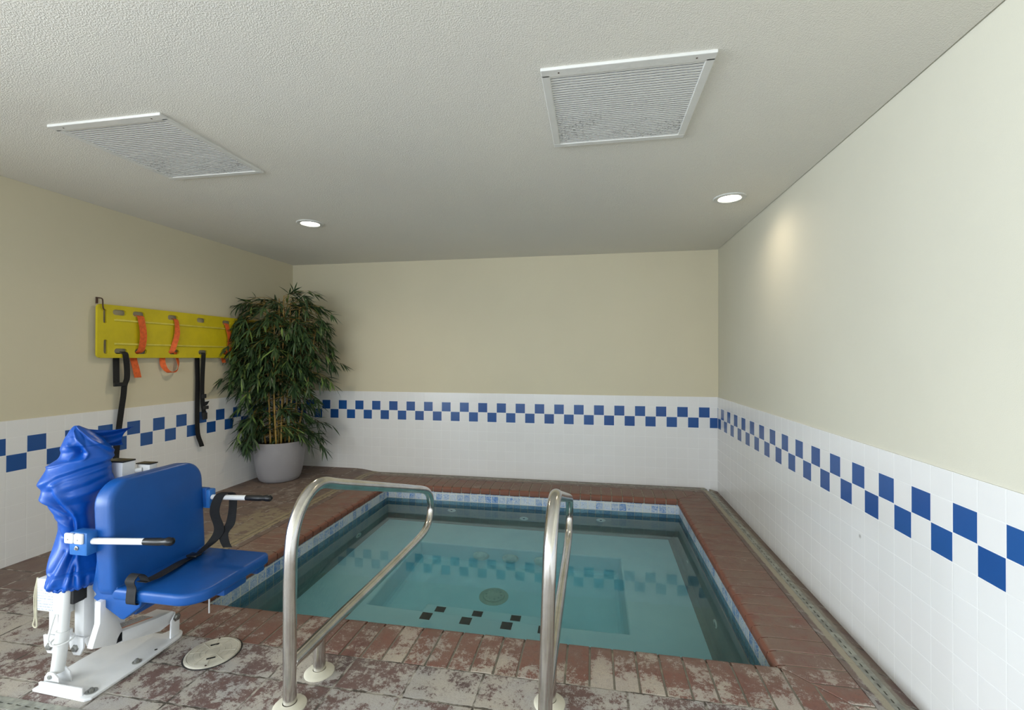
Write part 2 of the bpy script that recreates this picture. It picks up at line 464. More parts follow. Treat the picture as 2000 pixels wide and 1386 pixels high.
def prism(bm, poly, axis, a, b, bev=0.0, mi=0, seg=2):
    """extrude polygon (2-D) from a to b along axis"""
    t = bmesh.new()
    def mk(p, h):
        if axis == 'x': return (h, p[0], p[1])
        if axis == 'y': return (p[0], h, p[1])
        return (p[0], p[1], h)
    v0 = [t.verts.new(mk(p, a)) for p in poly]; v1 = [t.verts.new(mk(p, b)) for p in poly]
    n = len(poly)
    t.faces.new(v0); t.faces.new(v1[::-1])
    for i in range(n): t.faces.new((v0[i], v1[i], v1[(i + 1) % n], v0[(i + 1) % n]))
    bmesh.ops.recalc_face_normals(t, faces=t.faces[:])
    if bev:
        es = [e for e in t.edges if len(e.link_faces) == 2 and e.calc_face_angle(0) > .6]
        bmesh.ops.bevel(t, geom=es, offset=bev, segments=seg, profile=.5, affect='EDGES')
    merge(bm, t, mi)
def smoothpath(pts, sub=8):
    """Catmull-Rom through the points"""
    P = [Vector(p) for p in pts]; out = []
    for i in range(len(P) - 1):
        p0 = P[i - 1] if i else P[i] * 2 - P[i + 1]; p1 = P[i]; p2 = P[i + 1]; p3 = P[i + 2] if i + 2 < len(P) else P[i + 1] * 2 - P[i]
        for k in range(sub):
            t = k / sub
            out.append(.5 * ((2 * p1) + (p2 - p0) * t + (2 * p0 - 5 * p1 + 4 * p2 - p3) * t * t + (3 * p1 - p0 - 3 * p2 + p3) * t ** 3))
    out.append(P[-1]); return out
def ribbon(bm, pts, wid, width, th=.002, sub=6, mi=0):
    """pts path, wid: width direction at each control point (or one)"""
    if not isinstance(wid, list): wid = [wid] * len(pts)
    if not isinstance(width, list): width = [width] * len(pts)
    c = smoothpath(pts, sub); n = len(c)
    W = smoothpath([Vector(a).normalized() * b for a, b in zip(wid, width)], sub)
    rows = []
    for i in range(n):
        t = (c[min(i + 1, n - 1)] - c[max(i - 1, 0)]).normalized()
        w_ = W[i] / 2; nr = t.cross(w_).normalized() * th / 2
        rows.append([bm.verts.new(c[i] + s * w_ + q * nr) for s, q in ((-1, -1), (1, -1), (1, 1), (-1, 1))])
    for i in range(n - 1):
        for k in range(4):
            bm.faces.new((rows[i][k], rows[i][(k + 1) % 4], rows[i + 1][(k + 1) % 4], rows[i + 1][k]))
    bm.faces.new(rows[0][::-1]); bm.faces.new(rows[-1])
def rrect(x0, x1, y0, y1, r, n=6):
    if not isinstance(r, (list, tuple)): r = [r] * 4
    out = []
    for (cx, cy, a0, rr) in ((x1 - r[0], y1 - r[0], 0, r[0]), (x0 + r[1], y1 - r[1], PI / 2, r[1]), (x0 + r[2], y0 + r[2], PI, r[2]), (x1 - r[3], y0 + r[3], 1.5 * PI, r[3])):
        for k in range(n + 1):
            a = a0 + PI / 2 * k / n; out.append((cx + rr * math.cos(a), cy + rr * math.sin(a)))
    return out

# ================================================================== THE ROOM
LX = -4.9078
def floor_z(x, y):
    z = 0.0
    if x > -.21: z = min(z, -.065 * (x + .21) / .21)
    if y > -.27:
        k = min(1, max(0, (x + 4.05) / .3)); k = k * k * (3 - 2 * k)
        z = min(z, -.032 * k * (y + .27) / .27)
    return z
def grid(bm, xs, ys, zf, skip=None):
    V = {}
    for i, x in enumerate(xs):
        for j, y in enumerate(ys): V[i, j] = bm.verts.new((x, y, zf(x, y)))
    for i in range(len(xs) - 1):
        for j in range(len(ys) - 1):
            if skip and skip((xs[i] + xs[i + 1]) / 2, (ys[j] + ys[j + 1]) / 2): continue
            bm.faces.new((V[i, j], V[i + 1, j], V[i + 1, j + 1], V[i, j + 1]))
    for v in [v for v in bm.verts if not v.link_faces]: bm.verts.remove(v)
# coping outer bounds (hole) and nose bounds
CO = (-3.69, -.21, -3.172, -.27); CI = (-3.385, -.495, -2.888, -.557); TI = (-3.40, -.478, -2.902, -.545)
DR_X = (-.128, -.082); DR_YB = (-.118, -.082); DR_N = (-3.685, -3.635)
bm = B()
xs = sorted(set([HALL_X, -7, LX, -4.6, -4.4, -4.2, -4.05, -3.97, -3.9, -3.83, -3.75, CO[0], CO[1], DR_X[0], DR_X[1], 0.0]))
ys = sorted(set([REAR_Y, -6, -4.3, DR_N[0], DR_N[1], CO[2], CO[3], -.2, DR_YB[0], DR_YB[1], 0.0]))
def skipf(x, y):
    if CO[0] < x < CO[1] and CO[2] < y < CO[3]: return True
    if DR_X[0] < x < DR_X[1] and y > DR_N[0]: return True
    if DR_YB[0] < y < DR_YB[1] and x > CO[0]: return True
    if DR_N[0] < y < DR_N[1] and x > LX: return True
    if x < LX and y > RET_Y: return True
    return False
grid(bm, xs, ys, floor_z, skipf)
bmesh.ops.recalc_face_normals(bm, faces=bm.faces[:])
if bm.faces[0].normal.z < 0: bmesh.ops.reverse_faces(bm, faces=bm.faces[:])
_top = bm.faces[:]
_r = bmesh.ops.extrude_face_region(bm, geom=_top, use_keep_orig=True)
bmesh.ops.translate(bm, verts=[v for v in _r['geom'] if isinstance(v, bmesh.types.BMVert)], vec=(0, 0, -.06))
floor = struct(link('floor', bm, M['deck']))
bm = B(); box(bm, HALL_X, LX - .0, REAR_Y, RET_Y, HZ, HZ + .12); box(bm, LX, 0.0, REAR_Y, 0.0, HZ, HZ + .12)
bmesh.ops.remove_doubles(bm, verts=bm.verts[:], dist=1e-5)
struct(link('ceiling', bm, M['ceil']))

def wall_panel(name, mat, lo, hi):
    bm = B(); box(bm, lo[0], hi[0], lo[1], hi[1], lo[2], hi[2]); return struct(link(name, bm, mat))
WT = .14; ZB = -.12
wb = wall_panel('wall_back', M['paint'], (LX - WT, .008, ZB), (WT, WT, HZ + .02))
wl = wall_panel('wall_left', M['paint'], (LX - WT, RET_Y, ZB), (LX - .008, .008, HZ + .02))
wr = wall_panel('wall_right', M['paint_daylight'], (.008, REAR_Y, ZB), (WT, .008, HZ + .02))
wall_panel('wall_return', M['paint'], (HALL_X, RET_Y, ZB), (LX - WT, RET_Y + WT, HZ + .02))
TOPZ = .916
def wains(parent, mat, lo, hi, axis, sgn):
    bm = B(); box(bm, lo[0], hi[0], lo[1], hi[1], lo[2], hi[2])
    o = link('tile_wainscot', bm, mat, parent); return o
wains(wb, M['tb'], (LX, 0, ZB), (0, .012, TOPZ), 'y', 1)
wains(wl, M['tl'], (LX - .012, RET_Y, ZB), (LX, 0, TOPZ), 'x', 1)
wains(wr, M['tr'], (0, REAR_Y, ZB), (.012, 0, TOPZ), 'x', 1)
# hall walls with windows (daylight)
def holed_wall(name, plane, a0, a1, holes, thick, mat):
    """plane ('y',pos) or ('x',pos); holes (u0,u1,z0,z1)"""
    bm = B(); us = sorted(set([a0, a1] + [h[0] for h in holes] + [h[1] for h in holes])); zs = sorted(set([ZB, HZ + .02] + [h[2] for h in holes] + [h[3] for h in holes]))
    for i in range(len(us) - 1):
        for j in range(len(zs) - 1):
            uc, zc = (us[i] + us[i + 1]) / 2, (zs[j] + zs[j + 1]) / 2
            if any(h[0] < uc < h[1] and h[2] < zc < h[3] for h in holes): continue
            if plane[0] == 'y': box(bm, us[i], us[i + 1], plane[1] - thick, plane[1], zs[j], zs[j + 1])
            else: box(bm, plane[1] - thick, plane[1], us[i], us[i + 1], zs[j], zs[j + 1])
    bmesh.ops.remove_doubles(bm, verts=bm.verts[:], dist=1e-5)
    return struct(link(name, bm, mat))
holed_wall('wall_rear', ('y', REAR_Y), HALL_X, WT, [(-8.55, -4.65, .3, 2.2), (-3.95, -.65, .3, 2.2)], .08, M['paint'])
holed_wall('wall_hall', ('x', HALL_X), REAR_Y, RET_Y + WT, [(-8.1, -4.8, .3, 2.2)], .08, M['paint'])
def window(name, plane, u0, u1, z0, z1, n):
    bm = B(); f = .05
    def bb(a, b, c, d):
        if plane[0] == 'y': box(bm, a, b, plane[1] - .07, plane[1] - .01, c, d)
        else: box(bm, plane[1] - .07, plane[1] - .01, a, b, c, d)
    bb(u0, u1, z0, z0 + f); bb(u0, u1, z1 - f, z1)
    for k in range(n + 1):
        u = u0 + (u1 - u0 - f) * k / n; bb(u, u + f, z0, z1)
    struct(link(name, bm, M['frame']))
window('window_1', ('y', REAR_Y), -8.55, -4.65, .3, 2.2, 3)
window('window_2', ('y', REAR_Y), -3.95, -.65, .3, 2.2, 3)
window('window_3', ('x', HALL_X), -8.1, -4.8, .3, 2.2, 3)

# ------------------------------------------------------------------ vents
def vent(x0, x1, y0, y1, label):
    cx, cy = (x0 + x1) / 2, (y0 + y1) / 2
    t = thing('ceiling_vent', label, 'vent', (cx, cy, HZ), 'louvred ceiling grilles')
    W, L = x1 - x0, y1 - y0; f = .034; zt = HZ; zb = HZ - .012
    bm = B()
    box(bm, x0, x1, y0, y0 + f * 1.35, zb, zt + .001, .003); box(bm, x0, x1, y1 - f, y1, zb, zt + .001, .003)
    box(bm, x0, x0 + f, y0 + f, y1 - f, zb, zt + .001, .003); box(bm, x1 - f, x1, y0 + f, y1 - f, zb, zt + .001, .003)
    centre(link('frame', bm, M['vframe'], t))
    bm = B(); box(bm, x0 + f, x1 - f, y0 + f, y1 - f, zt - .0015, zt + .0005); centre(link('backing', bm, M['dark'], t))
    bm = B(); n = 34; ya, yb = y0 + f * 1.35, y1 - f; p = (yb - ya) / n
    for k in range(n):
        y = ya + p * (k + .5)
        R = rotabout((cx, y, zt - .008), 'X', math.radians(6))
        box(bm, x0 + f - .002, x1 - f + .002, y - p * .40, y + p * .40, zt - .0088, zt - .0074, rot=R)
    centre(link('louvers', bm, M['vent'], t))
    for sx in (x0 + .07, x1 - .07):
        bm = B(); lathe(bm, (sx, y0 + .022, zb), [(.0035, .001), (.0035, -.001), (.001, -.0015)], 10); centre(link('screw', bm, M['rust'], t))
vent(-3.886, -3.238, -3.265, -2.588, 'white louvred ceiling grille on the left, nearer the left wall')
vent(-1.475, -.822, -3.28, -2.622, 'white louvred ceiling grille on the right, speckled with dark dust')

# ------------------------------------------------------------------ downlights
def downlight(x, y, label, watts):
    t = thing('ceiling_light', label, 'ceiling light', (x, y, HZ), 'recessed round ceiling lights')
    bm = B(); n = 48
    prof = [(.108, 0), (.108, -.004), (.103, -.008), (.082, -.006), (.074, .0), (.070, -.001)]
    lathe(bm, (x, y, HZ), [(.108, .001), (.108, -.004), (.104, -.008), (.078, -.009), (.071, -.003), (.071, .001)], n)
    centre(link('trim_ring', bm, M['trimw'], t, True))
    bm = B(); lathe(bm, (x, y, HZ), [(.069, .0), (.069, -.0045), (.055, -.0075), (.02, -.009)], n)
    centre(link('lens', bm, M['glow'], t, True))
    d = bpy.data.lights.new('ceiling_light_bulb', 'SPOT'); d.energy = watts; d.spot_size = math.radians(165); d.spot_blend = 1.0
    d.color = (1.0, .84, .62); d.shadow_soft_size = .06
    o = bpy.data.objects.new('ceiling_light_bulb', d); COL.objects.link(o); o.location = (0, 0, -.03); o.parent = t
downlight(-3.62, -1.565, 'lit round recessed ceiling light above the left of the hot tub, near the bamboo', 20)
downlight(-.328, -1.62, 'lit round recessed ceiling light beside the right wall', 6)

# ------------------------------------------------------------------ hot tub
tub = thing('hot_tub', 'sunken square hot tub with red brick coping, blue waterline tile and a turquoise bench', 'hot tub', ((TI[0] + TI[1]) / 2, (TI[2] + TI[3]) / 2, 0))
# coping bricks: bullnose profile swept, with mitred corners
def coping():
    bm = B(); pitch = .1; gap = .0085; TH = .062
    nose = [(0.0, -TH + .002), (-.012 + .012, -TH + .004)]
    def prof(depth):
        r = .026; rx = .042
        pts = [(depth, -TH), (.012, -TH)]
        for k in range(7):
            a = PI * 1.0 + (-PI / 2) * k / 6  # 180 -> 90 deg
            pts.append((rx + rx * math.cos(a), -r + r * math.sin(a)))
        pts.insert(2, (.002, -TH + .012))
        pts.append((depth, 0.0)); return pts
    sides = [  # origin at inner nose corner, along, outward, length, depth
        (Vector((CI[0], CI[2], 0)), Vector((1, 0, 0)), Vector((0, -1, 0)), CI[1] - CI[0], CI[2] - CO[2], -2.984),
        (Vector((CI[1], CI[2], 0)), Vector((0, 1, 0)), Vector((1, 0, 0)), CI[3] - CI[2], CO[1] - CI[1], 0),
        (Vector((CI[1], CI[3], 0)), Vector((-1, 0, 0)), Vector((0, 1, 0)), CI[1] - CI[0], CO[3] - CI[3], 0),
        (Vector((CI[0], CI[3], 0)), Vector((0, -1, 0)), Vector((-1, 0, 0)), CI[3] - CI[2], CI[0] - CO[0], 0)]
    for si, (o, al, ou, L, D, ph) in enumerate(sides):
        off = .001 if si == 0 else 0
        n0 = -4; n1 = int(L / pitch) + 5
        for k in range(n0, n1):
            a, b = k * pitch + gap / 2 + off, (k + 1) * pitch - gap / 2 + off
            t = bmesh.new(); dz = random.uniform(-.0012, .0012)
            P_ = prof(D - .0015)
            v0 = [t.verts.new(o + al * a + ou * p[0] + Vector((0, 0, p[1] + dz))) for p in P_]
            v1 = [t.verts.new(o + al * b + ou * p[0] + Vector((0, 0, p[1] + dz))) for p in P_]
            n = len(P_); t.faces.new(v0); t.faces.new(v1[::-1])
            for i in range(n): t.faces.new((v0[i], v1[i], v1[(i + 1) % n], v0[(i + 1) % n]))
            # mitre: keep along >= -outward and along <= L + outward
            for (pc, nn) in ((o + al * .0025, (-al - ou)), (o + al * (L - .0025), (al - ou))):
                if not t.verts: break
                bmesh.ops.bisect_plane(t, geom=t.verts[:] + t.edges[:] + t.faces[:], plane_co=pc, plane_no=nn.normalized(), clear_outer=True)
                es = [e for e in t.edges if e.is_boundary]
                if es: bmesh.ops.holes_fill(t, edges=es, sides=0)
            if t.faces:
                es = [e for e in t.edges if len(e.link_faces) == 2 and e.calc_face_angle(0) > 1.0 and e.calc_length() > .01]
                try: bmesh.ops.bevel(t, geom=es, offset=.0022, segments=1, affect='EDGES')
                except Exception: pass
                bmesh.ops.recalc_face_normals(t, faces=t.faces[:])
                merge(bm, t)
            else: t.free()
    return bm
o = link('coping', coping(), M['coping'], tub, smooth=None)
for p in o.data.polygons: p.use_smooth = True
o.data.set_sharp_from_angle(angle=math.radians(35))
bm = B()   # mortar bed beneath and between the bricks
for ins, zt, zb in ((.044, -.0042, -.06), (.010, -.0125, -.059)):
    for (x0, x1, y0, y1) in ((CO[0], CO[1], CO[2], CI[2] - ins), (CO[0], CO[1], CI[3] + ins, CO[3]), (CO[0], CI[0] - ins, CI[2] - ins, CI[3] + ins), (CI[1] + ins, CO[1], CI[2] - ins, CI[3] + ins)):
        box(bm, x0, x1, y0, y1, zb, zt)
link('mortar_bed', bm, M['grout'], tub)
# basin
WL = -.183
BZ = -.69; PX0, PX1, PY0, PY1 = -2.85, -1.03, -2.05, -1.022; PZ = -.96
bm = B(); x0, x1, y0, y1 = TI
TZ = -.294
for (a, b) in (((x0, y0), (x1, y0)), ((x1, y0), (x1, y1)), ((x1, y1), (x0, y1)), ((x0, y1), (x0, y0))):
    bm.faces.new([bm.verts.new((a[0], a[1], TZ)), bm.verts.new((b[0], b[1], TZ)), bm.verts.new((b[0], b[1], -.058)), bm.verts.new((a[0], a[1], -.058))])
link('waterline_tiles', bm, M['wtile'], tub, smooth=None)
bm = B()   # plaster wall with a soft cove at the foot
def loopring(ins, z, inr=0.0): return [(x0 + ins, y0 + ins, z), (x1 - ins - inr, y0 + ins, z), (x1 - ins - inr, y1 - ins, z), (x0 + ins, y1 - ins, z)]
levels = [(0, TZ, 0), (.004, TZ - .004, 0.002), (.006, -.62, .045), (.010, -.66, .050), (.022, -.682, .055), (.045, BZ, .06)]
rings = [[bm.verts.new(c) for c in loopring(i, z, r)] for i, z, r in levels]
for a, b in zip(rings[:-1], rings[1:]):
    for k in range(4): bm.faces.new((a[k], a[(k + 1) % 4], b[(k + 1) % 4], b[k]))
link('basin_wall', bm, M['pwall'], tub, smooth=None)
bm = B()   # bench + pit
inner = [(PX0, PY0), (PX1, PY0), (PX1, PY1), (PX0, PY1)]
outer = [(x0, y0), (x1, y0), (x1, y1), (x0, y1)]
vo = [bm.verts.new((a, b, BZ - .0005)) for a, b in outer]; vi = [bm.verts.new((a, b, BZ - .0005)) for a, b in inner]
for k in range(4): bm.faces.new((vo[k], vo[(k + 1) % 4], vi[(k + 1) % 4], vi[k]))
pr_ = [vi]
for ins, z in ((.006, BZ - .004), (.012, BZ - .014), (.03, PZ + .03), (.045, PZ + .008), (.07, PZ)):
    ring = [bm.verts.new((PX0 + ins, PY0 + ins, z)), bm.verts.new((PX1 - ins, PY0 + ins, z)), bm.verts.new((PX1 - ins, PY1 - ins, z)), bm.verts.new((PX0 + ins, PY1 - ins, z))]
    a = pr_[-1]
    for k in range(4): bm.faces.new((a[k], a[(k + 1) % 4], ring[(k + 1) % 4], ring[k]))
    pr_.append(ring)
bm.faces.new(pr_[-1])
link('bench', bm, M['bench'], tub, smooth=None)
bm = B(); box(bm, -2.46, -1.56, PY0 - .02, -1.87, PZ - .03, -.79, .012, 3); link('entry_step', bm, M['bench'], tub, True)
for xx in (-2.421, -2.143, -1.866, -1.621):
    bm = B(); box(bm, xx, xx + .072, PY0 - .078, PY0 - .004, BZ - .003, BZ + .003, .001, 1); centre(link('nosing_tile', bm, M['tilek'], tub))
for k in range(3):
    xx = -2.378 + .2725 * k
    bm = B(); box(bm, xx, xx + .07, -1.948, -1.888, -.793, -.787, .001, 1); centre(link('nosing_tile', bm, M['tilek'], tub))
def jet(c, axis, sgn, r=.043):
    bm = B()
    pr2 = [(r, -.004), (r, .006), (r * .86, .011), (r * .6, .012), (r * .52, .004), (r * .25, .003), (r * .2, .0)]
    lathe(bm, c, [(a, h * sgn) for a, h in pr2], 24, axis=axis)
    o = centre(link('jet', bm, M['fitting'], tub, True))
    bm = B(); lathe(bm, c, [(r * .24, .0035 * sgn), (r * .24, .0055 * sgn)], 14, axis=axis); j = link('nozzle', bm, M['dark'], o, smooth=None)
    j.matrix_parent_inverse = Matrix.Translation(-(Vector(o.location) + Vector(tub.location) * 0)) if False else j.matrix_parent_inverse
    return o
for xx, zz in ((-2.695, -.352), (-1.948, -.443), (-1.198, -.354)): jet((xx, y1 - .006, zz), 'y', -1)
for yy, zz in ((-1.14, -.575), (-1.99, -.53)): jet((x1 - .03, yy, zz), 'x', -1)
jet((x0 + .006, -1.158, -.53), 'x', 1)
for xx in (-2.262, -1.995, -1.711):
    bm = B(); lathe(bm, (xx, PY1 - .022, -.845), [(.074, .0), (.074, -.012), (.062, -.034), (.036, -.047), (.01, -.051)], 28, axis='y')
    centre(link('suction_cover', bm, M['fitting'], tub, True))
bm = B(); dc = (-2.035, -1.545, PZ)
lathe(bm, dc, [(.115, -.002), (.115, .004), (.10, .010), (.085, .012), (.083, .024), (.07, .032), (.02, .036)], 40)
dcov = centre(link('drain_cover', bm, M['ivory'], tub, True))
for k in range(10):
    a = 2 * PI * k / 10; bm = B()
    lathe(bm, (dc[0] + .058 * math.cos(a), dc[1] + .058 * math.sin(a), PZ + .032), [(.009, 0), (.009, .004), (.004, .005)], 12)
    link('knob', bm, M['lid'], dcov, smooth=None)
# water
bm = B(); box(bm, x0 - .004, x1 + .004, y0 - .004, y1 + .004, PZ - .1, WL)
tag(link('water', bm, M['water'], smooth=None), 'still clear turquoise water filling the sunken hot tub', 'water', kind='stuff')

# ------------------------------------------------------------------ drains
def drain(p0, p1, z0, z1, wdt, label, slot=.024, pitch=.043):
    """narrow slotted channel drain from p0 to p1"""
    a = Vector((p0[0], p0[1], z0)); b = Vector((p1[0], p1[1], z1)); L = (b - a).length; d = (b - a).normalized()
    s = Vector((0, 0, 1)).cross(d).normalized(); up = d.cross(s)
    R = Matrix((( d.x, s.x, up.x, a.x), (d.y, s.y, up.y, a.y), (d.z, s.z, up.z, a.z), (0, 0, 0, 1)))
    t = thing('floor_drain', label, 'drain', (a + b) / 2, 'slotted channel drains in the deck')
    bm = B(); hw = wdt / 2; sw = .0030
    box(bm, 0, L, -hw, -sw, -.004, .002); box(bm, 0, L, sw, hw, -.004, .002)
    x = 0
    while x < L:
        box(bm, x, min(L, x + pitch - slot), -sw, sw, -.004, .0018); x += pitch
    bm.transform(R); link('grate', bm, M['drain'], t, smooth=None)
    bm = B(); box(bm, 0, L, -hw, hw, -.03, -.012); bm.transform(R); link('channel', bm, M['dark'], t)
drain((-.105, -8.4), (-.105, -.12), floor_z(-.105, -3), floor_z(-.105, -3), .046, 'long slotted channel drain running beside the right wall')
drain((-3.69, -.1), (-.13, -.1), floor_z(-3, -.1), floor_z(-3, -.1), .036, 'slotted channel drain along the foot of the back wall')
drain((LX, -3.66), (-.13, -3.66), 0, 0, .05, 'slotted channel drain crossing the deck in front of the pool lift')

# ------------------------------------------------------------------ skimmer lid
lc = (-2.943, -3.262, 0); R_ = .108
t = thing('skimmer_lid', 'round cream plastic skimmer lid set in the brick deck between lift and handrail', 'skimmer lid', lc)
bm = B(); lathe(bm, lc, [(R_ + .007, -.01), (R_ + .007, .0015), (R_ + .002, .0015), (R_ + .002, -.01)], 56); link('rim', bm, M['rubber'], t, smooth=None)
bm = B(); lathe(bm, lc, [(R_, -.008), (R_, .006), (R_ - .004, .0078), (R_ - .010, .0078), (R_ - .0115, .0062), (R_ - .013, .0075), (.074, .0082), (.0735, .0072), (.072, .0072), (.0715, .0082), (.05, .0084), (.0495, .0074), (.048, .0074), (.0475, .0084), (.028, .0085), (.0275, .0075), (.026, .0075), (.0255, .0085), (.004, .0086)], 56)
lid = link('cover', bm, M['lid'], t, smooth=None)
for p in lid.data.polygons: p.use_smooth = True
lid.data.set_sharp_from_angle(angle=math.radians(25))
for ang, w0 in ((100, 1), (-80, 1)):
    a = math.radians(ang + 25); c = Vector(lc) + Vector((math.cos(a), math.sin(a), 0)) * .052
    bm = B(); box(bm, -.017, .017, -.0045, .0045, .0060, .0094); bm.transform(Matrix.Translation((c.x, c.y, 0)) @ Matrix.Rotation(a + PI / 2, 4, 'Z')); link('slot', bm, M['dark'], t)
    bm = B(); c2 = Vector(lc) + Vector((math.cos(a - .12), math.sin(a - .12), 0)) * .1
    lathe(bm, (c2.x, c2.y, .0), [(.004, .005), (.004, .0092)], 10); link('screw', bm, M['rust'], t, smooth=None)
for ang in (60, 95, 130, 240, 275, 310, 175, 355):
    a = math.radians(ang + 25); bm = B()
    box(bm, .03, .093, -.0008, .0008, .006, .0094); bm.transform(Matrix.Translation((lc[0], lc[1], 0)) @ Matrix.Rotation(a, 4, 'Z')); link('rib', bm, M['lid'], t)

# ------------------------------------------------------------------ handrails
def handrail(xb, lean, label):
    """figure-4 rail in the plane x = xb + lean*z"""
    t = thing('handrail', label, 'handrail', (xb, -3.40, 0), 'stainless handrails at the hot tub steps')
    r = .0245
    def X(z): return xb + lean * z
    ctrl = [(-3.48, 0), (-3.48, .12), (-3.48, .30), (-3.478, .48), (-3.474, .58), (-3.455, .67), (-3.405, .745), (-3.335, .785), (-3.26, .787), (-3.15, .752), (-2.95, .69), (-2.70, .613), (-2.45, .536), (-2.25, .474), (-2.12, .433), (-2.04, .40), (-1.985, .355), (-1.958, .30), (-1.960, .235), (-2.0, .175), (-2.075, .140), (-2.2, .128), (-2.45, .130), (-2.8, .137), (-3.15, .148), (-3.44, .152), (-3.475, .153)]
    bm = B(); tube(bm, smoothpath([(X(z), y, z) for y, z in ctrl], 5), r, 24)
    link('rail_tube', bm, M['steel'], t, 'all')
    bm = B(); cyl(bm, (X(0), -3.29, 0), (X(.14), -3.29, .142), r, n=24); link('post', bm, M['steel'], t, True)
    for yy in (-3.48, -3.29):
        bm = B(); lathe(bm, (X(0), yy, 0), [(.060, -.002), (.060, .004), (.055, .009), (.036, .014), (.0262, .0165), (.0262, .002)], 40)
        link('flange', bm, M['ivory'], t, True)
handrail(-2.402, -.004, 'stainless steel looped handrail nearer the blue pool lift')
handrail(-1.434, .026, 'stainless steel looped handrail on the right, seen nearly edge on')

# ------------------------------------------------------------------ pool lift
lift = thing('pool_lift', 'white pool access lift with a moulded blue plastic seat and white armrests', 'pool lift', (-3.32, -3.4, 0))
def part(name, bm, mat, sm=True, parent=None): return link(name, bm, mat, parent or lift, sm)
# base plate, rounded at its far end
poly = [(-3.45, -3.595), (-3.19, -3.605), (-3.172, -3.59), (-3.168, -3.40), (-3.178, -3.26)]
for k in range(9):
    a = -.15 + (PI * .95) * k / 8; poly.append((-3.232 + .052 * math.cos(a), -3.215 + .062 * math.sin(a)))
poly += [(-3.36, -3.2), (-3.45, -3.28), (-3.458, -3.42)]
bm = B(); prism(bm, poly, 'z', 0.001, .012, .002); part('base_plate', bm, M['white'])
bm = B(); box(bm, -3.425, -3.215, -3.592, -3.583, .010, .040, .003); part('front_lip', bm, M['white'])
for (bx, by, rr) in ((-3.2, -3.388, .017), (-3.205, -3.565, .02), (-3.432, -3.565, .018)):
    bm = B(); lathe(bm, (bx, by, .012), [(rr, 0), (rr, .003), (rr * .6, .003)], 24); lathe(bm, (bx, by, .014), [(.010, 0), (.010, .008), (.006, .0085), (.006, .012), (.003, .013)], 6); part('anchor_bolt', bm, M['bolt'])
bm = B(); lathe(bm, (-3.198, -3.303, .0122), [(.006, 0), (.006, .0003)], 16); part('bolt_hole', bm, M['dark'])
# lever arm lying along the plate, pivoting at its far end
side = [(-3.186, .075), (-3.182, .112), (-3.20, .126), (-3.27, .134), (-3.44, .170), (-3.455, .150), (-3.46, .128), (-3.40, .110), (-3.262, .066)]
bm = B(); prism(bm, side, 'x', -3.312, -3.222, .003); part('lever_arm', bm, M['white'])
bm = B(); prism(bm, [(-3.43, .125), (-3.43, .172), (-3.455, .245), (-3.495, .335), (-3.52, .335), (-3.522, .25), (-3.55, .165), (-3.46, .128)], 'x', -3.250, -3.222, .003); part('arm_plate', bm, M['white'])
bm = B(); prism(bm, [(-3.18, .012), (-3.225, .012), (-3.222, .09), (-3.20, .115), (-3.178, .09)], 'x', -3.212, -3.204, .001); part('pivot_lug', bm, M['white'])
bm = B(); lathe(bm, (-3.204, -3.196, .098), [(.019, 0), (.019, .004), (.013, .004), (.012, .011), (.004, .013)], 6, axis='x'); part('pivot_bolt', bm, M['bolt'])
bm = B(); box(bm, -3.342, -3.265, -.080, .080, -.0008, .0008); bm.transform(Matrix.Translation((.037, -3.352, .1526)) @ Matrix.Rotation(math.radians(-11.96), 4, 'X')); centre(part('warning_label', bm, M['warn'], False))
# curved mast rising behind the cover to its capped head
bm = B()
ms = smoothpath([(-3.40, -3.36, .10), (-3.40, -3.35, .30), (-3.375, -3.335, .50), (-3.37, -3.325, .66), (-3.385, -3.317, .78), (-3.385, -3.315, .850)], 6)
prev = None
for i, c in enumerate(ms):
    hx = .050 + .02 * max(0, 1 - (c.z - .1) / .5); hy = .028
    ring = [bm.verts.new((c.x + a * hx, c.y + b * hy, c.z)) for a, b in ((-1, -1), (1, -1), (1, 1), (-1, 1))]
    if prev:
        for k in range(4): bm.faces.new((prev[k], prev[(k + 1) % 4], ring[(k + 1) % 4], ring[k]))
    else: bm.faces.new(ring[::-1])
    prev = ring
bm.faces.new(prev); part('mast', bm, M['white'])
bm = B(); box(bm, -3.438, -3.332, -3.345, -3.285, .850, .857, .002); part('mast_cap', bm, M['blackp'])
bm = B(); cyl(bm, (-3.37, -3.30, .800), (-3.325, -3.262, .802), .011); part('hinge_pin', bm, M['white'])
bm = B(); box(bm, -3.355, -3.285, -3.262, -3.225, .74, .826, .003); hb = part('seat_post', bm, M['white'])
bm = B(); box(bm, -3.358, -3.282, -3.265, -3.222, .826, .831, .001); part('post_cap', bm, M['blackp'])
# uprights and actuator
for xx, yy in ((-3.492, -3.478), (-3.374, -3.468)):
    bm = B(); box(bm, xx - .024, xx + .024, yy - .018, yy + .025, .15, .398, .004)
    part('upright', bm, M['white'])
    bm = B(); prism(bm, [(xx - .034, .165), (xx + .036, .165), (xx + .038, .125), (xx + .020, .092), (xx - .012, .092), (xx - .030, .12)], 'y', yy - .030, yy - .022, .001)
    part('clevis', bm, M['white'])
    bm = B(); prism(bm, [(xx - .034, .165), (xx + .036, .165), (xx + .038, .125), (xx + .020, .092), (xx - .012, .092), (xx - .030, .12)], 'y', yy + .022, yy + .030, .001)
    part('clevis', bm, M['white'])
    bm = B(); lathe(bm, (xx + .0, yy - .030, .120), [(.0165, 0), (.0165, -.003), (.012, -.003), (.011, -.010), (.004, -.011)], 6, axis='y'); part('clevis_bolt', bm, M['bolt'])
bm = B(); cyl(bm, (-3.398, -3.545, .055), (-3.385, -3.535, .215), .0225, n=24); cyl(bm, (-3.385, -3.535, .205), (-3.380, -3.525, .392), .0175, n=24); part('actuator_tube', bm, M['whitea'])
